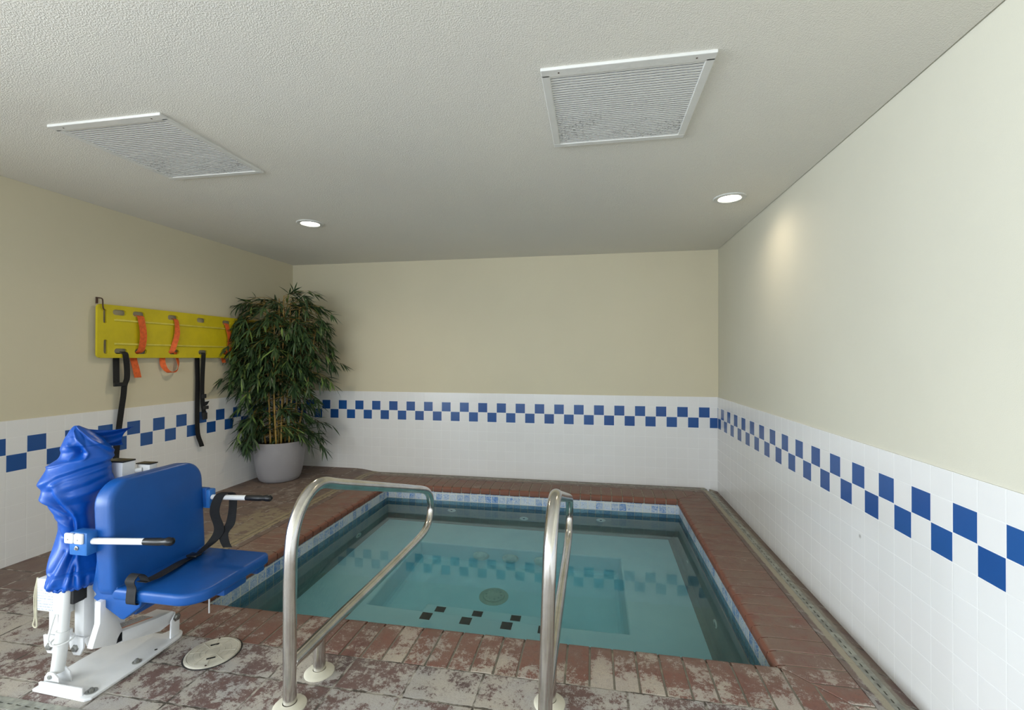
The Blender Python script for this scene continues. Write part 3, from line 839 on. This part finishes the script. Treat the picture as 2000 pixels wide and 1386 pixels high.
bm = B(); tube(bm, [(-3.386 + .036 * math.cos(a), -3.537 + .034 * math.sin(a), .178 + .006 * math.sin(a)) for a in [k * 2 * PI / 24 for k in range(24)]] + [(-3.35, -3.537, .178)], .0035, 8); part('cable', bm, M['whitea'])
for yy in (-3.572, -3.532):
    bm = B(); prism(bm, [(-3.425, .012), (-3.345, .012), (-3.352, .05), (-3.375, .068), (-3.405, .068), (-3.42, .05)], 'y', yy - .003, yy + .003, .001); part('foot_bracket', bm, M['white'])
bm = B(); lathe(bm, (-3.392, -3.576, .052), [(.009, 0), (.009, -.004), (.004, -.005)], 6, axis='y'); part('foot_bolt', bm, M['bolt'])
bm = B(); box(bm, -3.402, -3.350, -3.525, -3.47, .315, .395, .004); part('motor_housing', bm, M['rubber'])
bm = B(); box(bm, -3.547, -3.457, -3.518, -3.468, .268, .402, .006); cb = centre(part('control_box', bm, M['label']))
bm = B(); box(bm, -3.457, -3.402, -3.523, -3.46, .264, .392, .003); part('battery_box', bm, M['whitea'])
bm = B(); tube(bm, smoothpath([(-3.553, -3.51, .402), (-3.562, -3.515, .33), (-3.560, -3.515, .24), (-3.568, -3.515, .205), (-3.550, -3.515, .20), (-3.552, -3.515, .26), (-3.556, -3.512, .34), (-3.552, -3.51, .402)], 6), .003, 8); part('cord_loop', bm, M['rope'])
bm = B(); tube(bm, smoothpath([(-3.435, -3.53, .27), (-3.435, -3.545, .22), (-3.425, -3.56, .19), (-3.415, -3.565, .18)], 6), .004, 8); part('cable', bm, M['whitea'])

# seat shell
bm = B()
by = rrect(-3.512, -3.062, .340, .812, [.095, .10, .05, .06], 8)
prism(bm, by, 'x', -3.258, -3.168, .0, 0)
t2 = bmesh.new(); merge(t2, bm); 
es = [e for e in t2.edges if len(e.link_faces) == 2 and any(abs(f.normal.x) > .9 for f in e.link_faces) and any(abs(f.normal.x) < .2 for f in e.link_faces)]
t2.normal_update()
es = [e for e in t2.edges if len(e.link_faces) == 2 and (abs(e.link_faces[0].normal.x) > .9) != (abs(e.link_faces[1].normal.x) > .9)]
bmesh.ops.bevel(t2, geom=es, offset=.020, segments=4, profile=.5, affect='EDGES')
t2.transform(rotabout((-3.2, -3.29, .36), 'Y', math.radians(-3.5)))
part('backrest', t2, M['blue'], 'all')
def mesh_bev_prism(polyxy, z0, z1, off, seg=4):
    t = bmesh.new(); prism(t, polyxy, 'z', z0, z1)
    t.normal_update()
    es = [e for e in t.edges if len(e.link_faces) == 2 and (abs(e.link_faces[0].normal.z) > .9) != (abs(e.link_faces[1].normal.z) > .9)]
    bmesh.ops.bevel(t, geom=es, offset=off, segments=seg, profile=.5, affect='EDGES'); return t
sp = rrect(-3.205, -2.795, -3.505, -3.078, [.035, .03, .03, .10], 8)
part('seat', mesh_bev_prism(sp, .338, .386, .014), M['blue'], True)
bm = B(); box(bm, -2.99, -2.825, -3.33, -3.20, .296, .345, .008); box(bm, -2.96, -2.825, -3.135, -3.085, .300, .345, .006); box(bm, -2.985, -2.96, -3.33, -3.085, .30, .345, .005); part('seat_rib', bm, M['blue'])
wedge = [(-3.262, .70), (-3.262, .55), (-3.278, .44), (-3.292, .372), (-3.272, .352), (-3.288, .335), (-3.15, .262), (-3.135, .262), (-3.06, .318), (-3.05, .345), (-3.155, .36), (-3.185, .42), (-3.19, .55), (-3.19, .70)]
bm = B(); prism(bm, wedge, 'y', -3.500, -3.462, .005, seg=3); part('side_panel', bm, M['blue'])
bm = B(); prism(bm, wedge, 'y', -3.11, -3.072, .005, seg=3); part('side_panel', bm, M['blue'])
bm = B(); prism(bm, [(-3.20, .345), (-3.10, .345), (-3.12, .262), (-3.15, .262)], 'y', -3.462, -3.11, .004); part('under_brace', bm, M['blue'])
bm = B(); cyl(bm, (-3.118, -3.1, .34), (-3.118, -3.1, .072), .0035, n=8); part('footrest_rod', bm, M['whitea'])
# armrests
def arm(y, x0, x1, x2, z0, z1, yb0, yb1, near):
    a = part_e('armrest', None) if False else None
    bm = B(); cyl(bm, (x0, y, z0), (x1, y, z0 + (z1 - z0) * (x1 - x0) / (x2 - x0)), .0125, n=20)
    t = part('armrest', bm, M['white'])
    zz = lambda x: z0 + (z1 - z0) * (x - x0) / (x2 - x0)
    L = x2 - x1; pts = [(x1, y, zz(x1)), (x1 + .02, y, zz(x1 + .02)), (x1 + L * .55, y, zz(x1 + L * .55)), (x1 + L * .66, y, zz(x1 + L * .66)), (x2 - .025, y, zz(x2)), (x2 - .008, y, zz(x2)), (x2, y, zz(x2))]
    bm = B(); tube(bm, pts, [.0135, .0142, .0148, .0125, .0165, .0150, .007], 20)
    link('grip', bm, M['blackp'], t, True)
    bm = B(); box(bm, x0 - .085 if near else x0 - .05, x0 + .002, yb0, yb1, z0 - .052, z0 + .040, .006); part('arm_bracket', bm, M['bluel'])
    if near:
        bm = B(); box(bm, x0 - .02, x0 + .060, yb1 - .004, yb1 + .035, z0 - .05, z0 + .045, .008); part('arm_mount', bm, M['blue'])
        for k in (0, 1):
            bm = B(); box(bm, x0 - .098 + .047 * k, x0 - .056 + .047 * k, yb0 - .010, yb0 + .002, z0 - .004, z0 + .038, .006, 3); cl = part('hinge_clip', bm, M['white'])
            bm = B(); lathe(bm, (x0 - .077 + .047 * k, yb0 - .010, z0 + .014), [(.003, 0), (.003, -.001)], 10, axis='y'); link('screw', bm, M['bolt'], cl, smooth=None)
        bm = B(); lathe(bm, (x0 - .045, yb0 - .0, z0 - .022), [(.009, 0), (.009, -.003), (.005, -.004), (.004, -.008)], 8, axis='y'); part('clip_screw', bm, M['bolt'])
arm(-3.527, -3.252, -3.005, -2.872, .582, .606, -3.552, -3.500, True)
arm(-3.052, -3.150, -2.955, -2.815, .622, .634, -3.070, -3.030, False)
bm = B(); box(bm, -3.235, -3.165, -3.072, -3.045, .575, .67, .006); part('arm_mount', bm, M['blue'])
# lap belt
WB = .047
bm = B()
ribbon(bm, [(-3.045, -3.035, .615), (-3.055, -3.035, .640), (-3.075, -3.05, .648), (-3.095, -3.07, .630), (-3.108, -3.082, .56), (-3.078, -3.085, .48), (-3.095, -3.10, .43), (-3.11, -3.14, .402), (-3.105, -3.19, .395), (-3.105, -3.26, .396), (-3.085, -3.34, .400), (-3.075, -3.42, .402), (-3.085, -3.47, .404)],
       [(1, 0, 0), (1, 0, 0), (1, .1, 0), (1, .2, 0), (1, .2, 0), (1, .3, 0), (1, .4, .1), (1, .2, .3), (1, -.2, .25), (1, .2, .1), (1, .3, 0), (1, .2, 0), (1, .0, 0)], WB, .0025, 6)
ribbon(bm, [(-3.045, -3.035, .615), (-3.035, -3.05, .56), (-3.035, -3.065, .50), (-3.062, -3.075, .455), (-3.05, -3.08, .415), (-3.03, -3.085, .392)],
       [(1, 0, 0), (1, 0, 0), (1, .2, 0), (1, .3, 0), (1, .2, 0), (1, .2, 0)], WB * .95, .0025, 6)
ribbon(bm, [(-3.075, -3.46, .404), (-3.085, -3.47, .432), (-3.085, -3.495, .448), (-3.085, -3.518, .43), (-3.083, -3.512, .40), (-3.083, -3.515, .37), (-3.083, -3.512, .336), (-3.083, -3.47, .332)], Vector((1, 0, 0)), WB * .95, .0025, 6)
belt = part('lap_belt', bm, M['webb'], False)
bm = B(); box(bm, -3.115, -3.062, -3.235, -3.20, .402, .412, .003); link('buckle', bm, M['blackp'], belt, True)

# ------------------------------------------------------------------ fabric cover over the mast
def cover():
    # height, centre x, centre y, half width
    rows = [(.380, -3.405, -3.473, .076), (.388, -3.405, -3.473, .088), (.404, -3.407, -3.473, .093), (.43, -3.409, -3.471, .092), (.46, -3.414, -3.467, .088), (.495, -3.424, -3.461, .080), (.532, -3.434, -3.452, .071), (.571, -3.443, -3.445, .063),
            (.615, -3.444, -3.445, .060), (.648, -3.445, -3.447, .060), (.683, -3.450, -3.453, .071), (.716, -3.450, -3.453, .091), (.747, -3.445, -3.447, .110), (.779, -3.444, -3.445, .117), (.811, -3.441, -3.442, .115), (.843, -3.439, -3.439, .106),
            (.875, -3.434, -3.431, .098), (.895, -3.426, -3.421, .088), (.917, -3.425, -3.419, .082), (.935, -3.427, -3.423, .080), (.962, -3.431, -3.427, .066), (.985, -3.436, -3.433, .050), (1.005, -3.440, -3.439, .034), (1.020, -3.444, -3.445, .018), (1.028, -3.446, -3.447, .008)]
    P = smoothpath([r[:3] for r in rows], 7); Q = smoothpath([(r[3], 0, 0) for r in rows], 7)
    RD = [  # creases: polyline in (across, height), amplitude, width
        ([(-1.1, .785), (-.6, .840), (0, .864), (.6, .876), (1.1, .888)], .011, .014), ([(-1.1, .764), (-.6, .823), (0, .848), (.6, .862), (1.1, .870)], -.012, .013),
        ([(-.75, .795), (-.45, .822), (.1, .834), (.9, .850)], .005, .012), ([(-.7, .780), (-.4, .808), (.15, .822), (.9, .838)], -.006, .012),
        ([(-.2, .770), (.3, .785), (1.0, .815)], -.008, .014), ([(-.1, .745), (.4, .755), (1.0, .775)], .006, .014),
        ([(-.62, .80), (-.50, .76), (-.30, .72), (-.05, .675), (.0, .60), (.02, .50), (.06, .36)], .014, .011), ([(-.75, .77), (-.62, .73), (-.42, .69), (-.2, .655), (-.13, .58), (-.1, .50), (-.08, .36)], -.016, .014),
        ([(-1.1, .745), (-.7, .71), (-.45, .68)], .010, .009), ([(-1.1, .725), (-.7, .688), (-.4, .655)], -.011, .009),
        ([(-1.1, .66), (-.6, .63), (-.25, .61)], .008, .010), ([(-1.1, .60), (-.6, .57), (-.2, .585)], -.008, .010),
        ([(-.15, .56), (-.55, .46), (-.9, .38)], .012, .010), ([(-.12, .52), (-.40, .43), (-.62, .35)], -.012, .009), ([(-.10, .49), (-.28, .41), (-.40, .35)], .011, .008),
        ([(-.08, .46), (-.18, .40), (-.22, .35)], -.009, .007), ([(-.5, .52), (-.85, .45), (-1.1, .40)], -.011, .009), ([(-.7, .40), (-.8, .35)], -.01, .008),
        ([(.35, .42), (.33, .35)], -.007, .008), ([(.6, .42), (.6, .35)], .006, .009), ([(.8, .42), (.8, .35)], -.006, .008), ([(.5, .60), (.55, .45)], -.005, .03),
        ([(-.45, 1.01), (-.30, .975), (-.10, .95), (.0, .915), (-.08, .893), (-.6, .886), (-1.0, .868)], .010, .006),
        ([(.0, 1.03), (.45, .965), (.95, .915), (1.1, .90)], .009, .007), ([(.1, 1.0), (.5, .945), (.95, .895)], -.006, .010),
        ([(-.75, .955), (-.6, .93), (-.62, .90)], .010, .008), ([(.15, .99), (.0, .95)], -.006, .012)]
    def dseg(px, pz, a, b):
        ax, az = a[0] * .09, a[1]; bx, bz = b[0] * .09, b[1]; dx, dz = bx - ax, bz - az
        k = max(0, min(1, ((px - ax) * dx + (pz - az) * dz) / (dx * dx + dz * dz + 1e-12)))
        return math.hypot(px - ax - dx * k, pz - az - dz * k)
    FA = -math.atan2(.594, .8045)   # direction the front of the bundle faces
    bm = bmesh.new(); n = 150; prev = None
    for i, (p, q) in enumerate(zip(P, Q)):
        z, cx, cy = p; r = q[0]; ring = []
        for k in range(n):
            phi = 2 * PI * k / n - PI; a = FA + phi; sn = math.sin(phi); front = math.cos(phi)
            h = 0.0
            if front > -.35:
                fade = min(1, (front + .35) / .3)
                for pl, A, w_ in RD:
                    if z < min(c[1] for c in pl) - 3 * w_ or z > max(c[1] for c in pl) + 3 * w_: continue
                    d = min(dseg(sn * .09, z, pl[j], pl[j + 1]) for j in range(len(pl) - 1))
                    if d < 3 * w_: h += A * .85 * math.exp(-(d / w_) ** 1.5) * fade
                h -= .040 * math.exp(-((sn + .42) / .26) ** 2 - ((z - .925) / .026) ** 2) * fade
            h += .002 * math.sin(5 * a + 14 * z) * (1 if r > .05 else 0)
            g = max(0, 1 - (z - .38) / .06); h += .003 * g * math.sin(21 * a)
            dep = max(.075, r * .85) if .44 < z < .95 else r * 1.12
            lat, fr = (r + h) * sn, (min(r * 1.15, dep) + h) * front
            # lateral axis and front axis of the bundle
            ring.append(bm.verts.new((cx + .594 * lat + .8045 * fr, cy + .8045 * lat - .594 * fr, z)))
        if prev:
            for k in range(n): bm.faces.new((prev[k], prev[(k + 1) % n], ring[(k + 1) % n], ring[k]))
        else: bm.faces.new(ring[::-1])
        prev = ring
    bm.faces.new(prev); return bm
cov = thing('dust_cover', 'royal blue fabric dust cover draped over the mast of the pool lift', 'cover', (-3.45, -3.45, .35))
link('fabric', cover(), M['cloth'], cov, 'all')
# loose flap of cloth sticking out to the right near the top
def CP(u, z, f=0.0): return Vector((-3.440 + .594 * u + .8045 * f, -3.440 + .8045 * u - .594 * f, z))
bm = bmesh.new()
N_ = 16; A = CP(.02, 1.012, .0); Bp = CP(.180, 1.006, -.01); C_ = CP(.145, .925, .0); D_ = CP(.06, .93, .02)
V = [[None] * (N_ + 1) for _ in range(N_ + 1)]
for i in range(N_ + 1):
    for j in range(N_ + 1):
        u, v = i / N_, j / N_
        p = A * (1 - u) * (1 - v) + Bp * u * (1 - v) + C_ * u * v + D_ * (1 - u) * v
        p = p + (CP(0, 0, 1) - CP(0, 0, 0)) * (.014 * math.sin(v * 9 + u * 2.5) * (.4 + .6 * u)) + Vector((0, 0, -.010 * math.sin(u * PI) * (1 - v)))
        p = p - (CP(1, 0, 0) - CP(0, 0, 0)) * (.022 * math.sin(v * PI) * u ** 3)
        V[i][j] = bm.verts.new(p)
for i in range(N_):
    for j in range(N_): bm.faces.new((V[i][j], V[i + 1][j], V[i + 1][j + 1], V[i][j + 1]))
bmesh.ops.solidify(bm, geom=bm.faces[:], thickness=.004)
link('flap', bm, M['cloth'], cov, 'all')
# elastic gathered hem
bm = B(); hem = []
for k in range(121):
    a = 2 * PI * k / 120; hem.append((-3.405 + .083 * math.cos(a) * (1 + .04 * math.sin(21 * a)), -3.473 + .083 * math.sin(a) * (1 + .04 * math.sin(17 * a)), (.383) + .005 * math.sin(25 * a)))
tube(bm, hem, .006, 8, False); link('elastic_hem', bm, M['cloth'], cov, 'all')

# ------------------------------------------------------------------ spine board on the left wall
XB = -4.868
def board():
    y0b, y1b, z0b, z1b = -2.272, -.45, 1.314, 1.716
    holes = []
    for (a, b) in ((-2.163, -2.060), (-2.010, -1.910), (-1.708, -1.610), (-1.416, -1.318), (-1.122, -1.020), (-.82, -.72), (-.60, -.56)):
        holes.append((a, b, 1.642, 1.684))
    for (a, b) in ((-2.150, -2.050), (-1.992, -1.892), (-1.694, -1.597), (-1.398, -1.298), (-1.110, -1.01), (-.82, -.72)):
        holes.append((a, b, 1.345, 1.386))
    holes.append((-2.232, -2.205, 1.575, 1.678)); holes.append((-2.228, -2.198, 1.345, 1.452))
    # grid with hole cells replaced by rounded openings: build front face with triangle fill
    bm = bmesh.new(); loops = [rrect(y0b, y1b, z0b, z1b, .028, 6)]
    for h in holes:
        r = min(h[1] - h[0], h[3] - h[2]) / 2 * .98; loops.append(rrect(h[0], h[1], h[2], h[3], r, 6))
    es = []
    for lp in loops:
        vs = [bm.verts.new((XB, a, b)) for a, b in lp]
        for i in range(len(vs)):
            if (vs[i].co - vs[(i + 1) % len(vs)].co).length > 1e-5: es.append(bm.edges.new((vs[i], vs[(i + 1) % len(vs)])))
    bmesh.ops.remove_doubles(bm, verts=bm.verts[:], dist=1e-5)
    bmesh.ops.triangle_fill(bm, use_beauty=True, use_dissolve=False, edges=bm.edges[:], normal=(1, 0, 0))
    # drop faces inside the holes
    kill = []
    for f in bm.faces:
        c = f.calc_center_median()
        for h in holes:
            if h[0] < c.y < h[1] and h[2] < c.z < h[3]:
                if all(h[0] - 1e-4 < v.co.y < h[1] + 1e-4 and h[2] - 1e-4 < v.co.z < h[3] + 1e-4 for v in f.verts): kill.append(f); break
    bmesh.ops.delete(bm, geom=kill, context='FACES')
    r = bmesh.ops.extrude_face_region(bm, geom=bm.faces[:])
    bmesh.ops.translate(bm, verts=[v for v in r['geom'] if isinstance(v, bmesh.types.BMVert)], vec=(-.018, 0, 0))
    return bm
sb = thing('spine_board', 'yellow plastic rescue spine board with hand slots, hung on the left wall', 'spine board', (-4.88, -1.36, 1.314))
link('board', board(), M['yellow'], sb)
for zz in (1.604, 1.422):
    bm = B(); box(bm, XB - .002, XB + .008, -2.153, -.6, zz - .007, zz + .007, .003); link('runner', bm, M['yrail'], sb, True)
hk = B()
tube(hk, smoothpath([(-4.905, -2.245, 1.762), (-4.872, -2.245, 1.758), (-4.858, -2.245, 1.745), (-4.856, -2.244, 1.70), (-4.858, -2.238, 1.68), (-4.866, -2.228, 1.676)], 5), .0045, 8)
box(hk, -4.9155, -4.906, -2.251, -2.239, 1.72, 1.768, .001)
tag(link('wall_hook', hk, M['rust'], smooth=True), 'small rusty hook above the top left corner of the yellow spine board', 'hook')
# straps threaded through the slots
XF = XB + .006
def strap(name, mat, pts, width, label, grp, extra=None, wd=None):
    bm = B()
    for p, ww in (pts if isinstance(pts[0], tuple) and isinstance(pts[0][0], list) else [(pts, width)]):
        ribbon(bm, p, Vector((0, 1, 0)) if wd is None else wd, ww, .0028, 6)
    o = link(name, bm, mat, smooth=False)
    tag(o, label, 'strap', grp); return o
OG = 'orange straps threaded through the spine board'
strap('orange_strap', M['orange'], [(XB - .018, -1.958, 1.655), (XF + .002, -1.956, 1.645), (XF + .010, -1.950, 1.60), (XF + .018, -1.942, 1.50), (XF + .012, -1.947, 1.41), (XF + .001, -1.957, 1.365), (XB - .033, -1.968, 1.345), (XB - .030, -1.978, 1.31), (XB - .012, -1.972, 1.23), (XB - .006, -1.96, 1.156)], .056,
      'orange strap nearest the left end of the spine board, hanging straight below it', OG)
strap('orange_strap', M['orange'], [(XB - .018, -1.640, 1.655), (XF + .002, -1.638, 1.645), (XF + .010, -1.635, 1.60), (XF + .018, -1.640, 1.52), (XF + .012, -1.665, 1.42), (XF + .003, -1.682, 1.365), (XB - .032, -1.712, 1.338), (XB - .026, -1.732, 1.29), (XB - .012, -1.728, 1.235), (XB + .002, -1.700, 1.195), (XB + .004, -1.655, 1.190), (XB - .006, -1.606, 1.215), (XB - .018, -1.588, 1.27), (XB - .031, -1.596, 1.33), (XB - .020, -1.62, 1.364)],
      .042, 'middle orange strap, looped in a ring below the spine board', OG,
      wd=[(0, 1, 0), (0, 1, 0), (0, 1, 0), (.3, 1, 0), (.6, 1, 0), (.5, 1, 0), (.3, 1, 0), (.4, 1, 0), (.7, .7, 0), (1, 0, .25), (1, 0, 0), (.8, -.5, .3), (.5, -1, 0), (.3, -1, 0), (.2, -1, 0)])
strap('orange_strap', M['orange'], [(XB - .018, -1.085, 1.658), (XF + .002, -1.084, 1.648), (XF + .012, -1.078, 1.61), (XF + .016, -1.055, 1.52), (XF + .010, -1.052, 1.43), (XF + .002, -1.062, 1.368), (XB - .032, -1.078, 1.34), (XB - .026, -1.083, 1.31), (XB - .014, -1.083, 1.266)], .048,
      'orange strap partly hidden by the bamboo leaves', OG)
BG = 'black straps hanging from the spine board'
s1 = strap('black_strap', M['webb'], [([(XB - .018, -2.075, 1.362), (XF, -2.074, 1.350), (XF + .002, -2.068, 1.31), (XB - .002, -2.052, 1.23), (XB - .003, -2.052, 1.15), (XB, -2.072, 1.10), (XB - .002, -2.078, 1.02), (XB - .01, -2.088, .90), (XB - .016, -2.105, .72), (XB - .018, -2.117, .56), (XB - .018, -2.122, .44)], .046), ([(XB - .034, -2.106, 1.352), (XB - .033, -2.110, 1.30), (XB - .016, -2.122, 1.20), (XB - .004, -2.130, 1.115)], .048)], .046,
      'black strap on the left of the spine board, hanging down behind the blue lift cover', BG)
bm = B(); box(bm, XB - .006, XB + .012, -2.155, -2.062, 1.095, 1.125, .004); link('buckle', bm, M['blackp'], s1, True)
s2 = strap('black_strap', M['webb'], [([(XB - .018, -1.350, 1.362), (XF, -1.349, 1.352), (XF + .001, -1.350, 1.30), (XB + .0, -1.351, 1.15), (XB - .004, -1.350, 1.0), (XB - .002, -1.345, .90), (XB - .002, -1.335, .83), (XB - .004, -1.325, .76)], .046), ([(XB - .034, -1.372, 1.352), (XB - .033, -1.378, 1.30), (XB - .025, -1.38, 1.10), (XB - .022, -1.385, .90), (XB - .020, -1.387, .72), (XB - .016, -1.380, .60), (XB - .010, -1.355, .52), (XB - .008, -1.345, .485)], .048)], .046,
      'black strap with an open buckle, hanging below the middle of the spine board', BG)
for (a, b, c, d) in ((-1.360, -1.312, .935, .975), (-1.345, -1.285, .830, .862), (-1.350, -1.300, .735, .80)):
    bm = B(); box(bm, XB - .004, XB + .008, a, b, c, d, .004); link('buckle', bm, M['rubber'], s2, True)
bm = B(); prism(bm, [(-1.335, .90), (-1.275, .905), (-1.30, .87), (-1.33, .86)], 'x', XB, XB + .004, .0005); link('strap_tail', bm, M['webb'], s2)

# ------------------------------------------------------------------ potted bamboo
PC = Vector((-4.625, -.60, 0))
pb = thing('potted_bamboo', 'tall leafy bamboo with yellow canes in a tapered silver-grey pot in the corner', 'potted plant', PC)
bm = B(); lathe(bm, PC, [(.175, .0), (.196, .012), (.214, .05), (.232, .13), (.247, .24), (.256, .34), (.261, .405), (.262, .418), (.256, .424), (.247, .418), (.243, .36)], 56); link('pot', bm, M['pot'], pb, True)
bm = B(); lathe(bm, PC, [(.244, .36), (.244, .378), (.15, .388), (.03, .39)], 40); link('soil', bm, M['soil'], pb, smooth=None)
rs = random.Random(11)
def keep(p, m_=.012):
    p.x = max(p.x, LX + m_); p.y = min(p.y, -m_)
    if p.y < -.42 and 1.29 < p.z < 1.74: p.x = max(p.x, -4.842)
    return p
RT = Vector((.81, .585, 0)); FW = Vector((.585, -.81, 0))   # along the diagonal across the corner, and out of it
leaves = B(); twigs = B()
def leaf(base, d, L, W, droop):
    d = d.normalized(); s = d.cross(Vector((0, 0, 1)))
    if s.length < .1: s = Vector((1, 0, 0))
    s.normalize(); s = (s + Vector((rs.uniform(-.5, .5), rs.uniform(-.5, .5), rs.uniform(-.6, .6)))).normalized()
    s = (s - d * s.dot(d)).normalized()
    ps = []; p = base.copy(); dd = d.copy()
    for k in range(5):
        ps.append(p.copy()); dd = (dd + Vector((0, 0, -droop))).normalized(); p = p + dd * L / 4
    wd = [.12, .85, 1.0, .62, .03]
    last = None
    for k in range(5):
        a = keep(ps[k] - s * W * wd[k] / 2); b = keep(ps[k] + s * W * wd[k] / 2)
        va, vb = leaves.verts.new(a), leaves.verts.new(b)
        if last: leaves.faces.new((last[0], last[1], vb, va))
        last = (va, vb)
def spray(p0, d0, L, nl, size=1.0, droop=.16):
    """arching twig carrying fans of narrow leaves at its nodes"""
    n = 7; p = p0.copy(); d = d0.normalized(); pts = [p.copy()]; ds = [d.copy()]
    for k in range(n):
        d = (d + Vector((0, 0, -droop))).normalized(); p = keep(p + d * L / n, .02); pts.append(p.copy()); ds.append(d.copy())
    tube(twigs, pts, [.0024 - .00025 * k for k in range(len(pts))], 5, False)
    nodes = max(2, nl // 5)
    for i in range(nodes):
        f = min(.999, .08 + .92 * (i + .8 * rs.random()) / max(1, nodes - 1) if i < nodes - 1 else .999) * n; k = int(f)
        q = pts[k].lerp(pts[k + 1], f - k); dd = ds[k]
        ax = dd.cross(Vector((rs.uniform(-1, 1), rs.uniform(-1, 1), rs.uniform(-.3, .3)))).normalized()
        m_ = rs.randint(4, 6)
        for j in range(m_):
            an = (j - (m_ - 1) / 2) * rs.uniform(.34, .46)
            dj = Matrix.Rotation(an, 3, ax) @ dd
            dj = dj + Vector((rs.gauss(0, .13), rs.gauss(0, .13), -.22 + rs.gauss(0, .13)))
            leaf(q, dj, size * rs.uniform(.10, .175), size * rs.uniform(.014, .022), rs.uniform(.04, .15))
canes = []
cane_spec = [(-.13, .03, 1.55, -.16, .0), (-.085, .08, 1.9, -.06, .02), (-.06, -.02, 1.86, -.05, 0), (-.01, .06, 1.95, .0, .03), (.015, .10, 1.98, .02, .0), (.05, .02, 1.92, .05, 0), (.09, .08, 1.86, .10, .02), (.12, .0, 1.80, .13, 0), (.02, -.08, 1.88, .02, -.04), (.15, .06, 1.6, .2, .03), (-.03, .13, 1.7, -.02, .06)]
for ci, (a, b, H, la, lb) in enumerate(cane_spec):
    p0 = PC + RT * a + FW * b + Vector((0, 0, .36)); top = PC + RT * (a + la) + FW * (b + lb) + Vector((0, 0, H))
    mid = p0.lerp(top, .5) + RT * rs.uniform(-.02, .02)
    path = [keep(v, .03) for v in smoothpath([p0, mid, top], 8)]
    bm = B(); tube(bm, path, [.0105 - .0065 * k / (len(path) - 1) for k in range(len(path))], 8); link('cane', bm, M['cane'], pb, 'all')
    canes.append(path)
def on_cane(path, z):
    for q, r in zip(path[:-1], path[1:]):
        if q.z <= z <= r.z: return q.lerp(r, (z - q.z) / (r.z - q.z))
    return path[-1].copy()
for path in canes:
    top = path[-1].z
    # crown sprays
    for i in range(24):
        z = rs.uniform(1.04, top + .02); p = on_cane(path, z)
        an = rs.uniform(0, 2 * PI); dr = RT * math.cos(an) * 1.2 + FW * (math.sin(an) * .8 + .22)
        L = rs.uniform(.16, .37) * (1.0 if z > 1.25 else .85)
        spray(p, dr + Vector((0, 0, rs.uniform(.1, 1.0))), L, rs.randint(14, 20), 1.0, rs.uniform(.14, .26))
    # middle, thinner so the canes show
    for i in range(4):
        z = rs.uniform(.78, 1.1); p = on_cane(path, z)
        dr = RT * rs.choice((-1, 1)) * rs.uniform(.4, 1.1) + FW * rs.uniform(-.6, .5)
        spray(p, dr + Vector((0, 0, rs.uniform(.1, .7))), rs.uniform(.16, .30), rs.randint(12, 17), 1.0, .2)
    # skirt drooping round the pot
    for i in range(6):
        z = rs.uniform(.46, .76); p = on_cane(path, z)
        dr = RT * rs.choice((-1, 1)) * rs.uniform(.5, 1.1) + FW * rs.uniform(-.5, .6)
        spray(p, dr + Vector((0, 0, rs.uniform(.0, .6))), rs.uniform(.20, .38), rs.randint(13, 19), 1.0, .17)
# feathery tips above the crown
for (a, z, dx, dz, L) in ((.0, 1.90, -1.0, 1.05, .40), (-.02, 1.88, -1.2, .8, .36), (.0, 1.86, -.9, 1.3, .3), (.03, 1.92, .6, 1.2, .36), (.05, 1.90, 1.0, .95, .42), (.10, 1.84, 1.2, .7, .42), (.16, 1.78, 1.2, .5, .36), (.08, 1.92, .8, .8, .34), (-.1, 1.84, -1.1, .5, .36), (-.2, 1.74, -1.1, .4, .34), (.2, 1.70, 1.2, .3, .34), (.24, 1.6, 1.2, .4, .32), (-.2, 1.66, -1.2, .2, .34), (-.26, 1.5, -1.0, .3, .3), (.26, 1.45, 1.1, .2, .34), (-.24, 1.4, -1.1, .1, .32)):
    for r_ in range(3):
        spray(PC + RT * (a + rs.uniform(-.02, .02)) + FW * rs.uniform(-.02, .14) + Vector((0, 0, z - .02 * r_)), RT * dx + FW * rs.uniform(-.3, .4) + Vector((0, 0, dz)), L * rs.uniform(.85, 1.05), 15, .95, .22)
# leaves that hang along the left wall towards the spine board
for i in range(34):
    z = rs.uniform(.95, 1.72)
    spray(PC + Vector((-.14 + rs.uniform(-.04, .08), -.10 + rs.uniform(-.12, .06), z)), Vector((rs.uniform(-.2, .25), -1.0, rs.uniform(.1, .9))), rs.uniform(.20, .40), 17, 1.0, .2)
for i in range(12):
    spray(PC + Vector((-.10, -.12, rs.uniform(.5, .8))), Vector((rs.uniform(-.1, .35), -1.0, rs.uniform(0, .5))), rs.uniform(.26, .44), 17, 1.0, .2)
link('twigs', twigs, M['cane'], pb, smooth=None)
link('foliage', leaves, M['leaf'], pb, smooth=None)
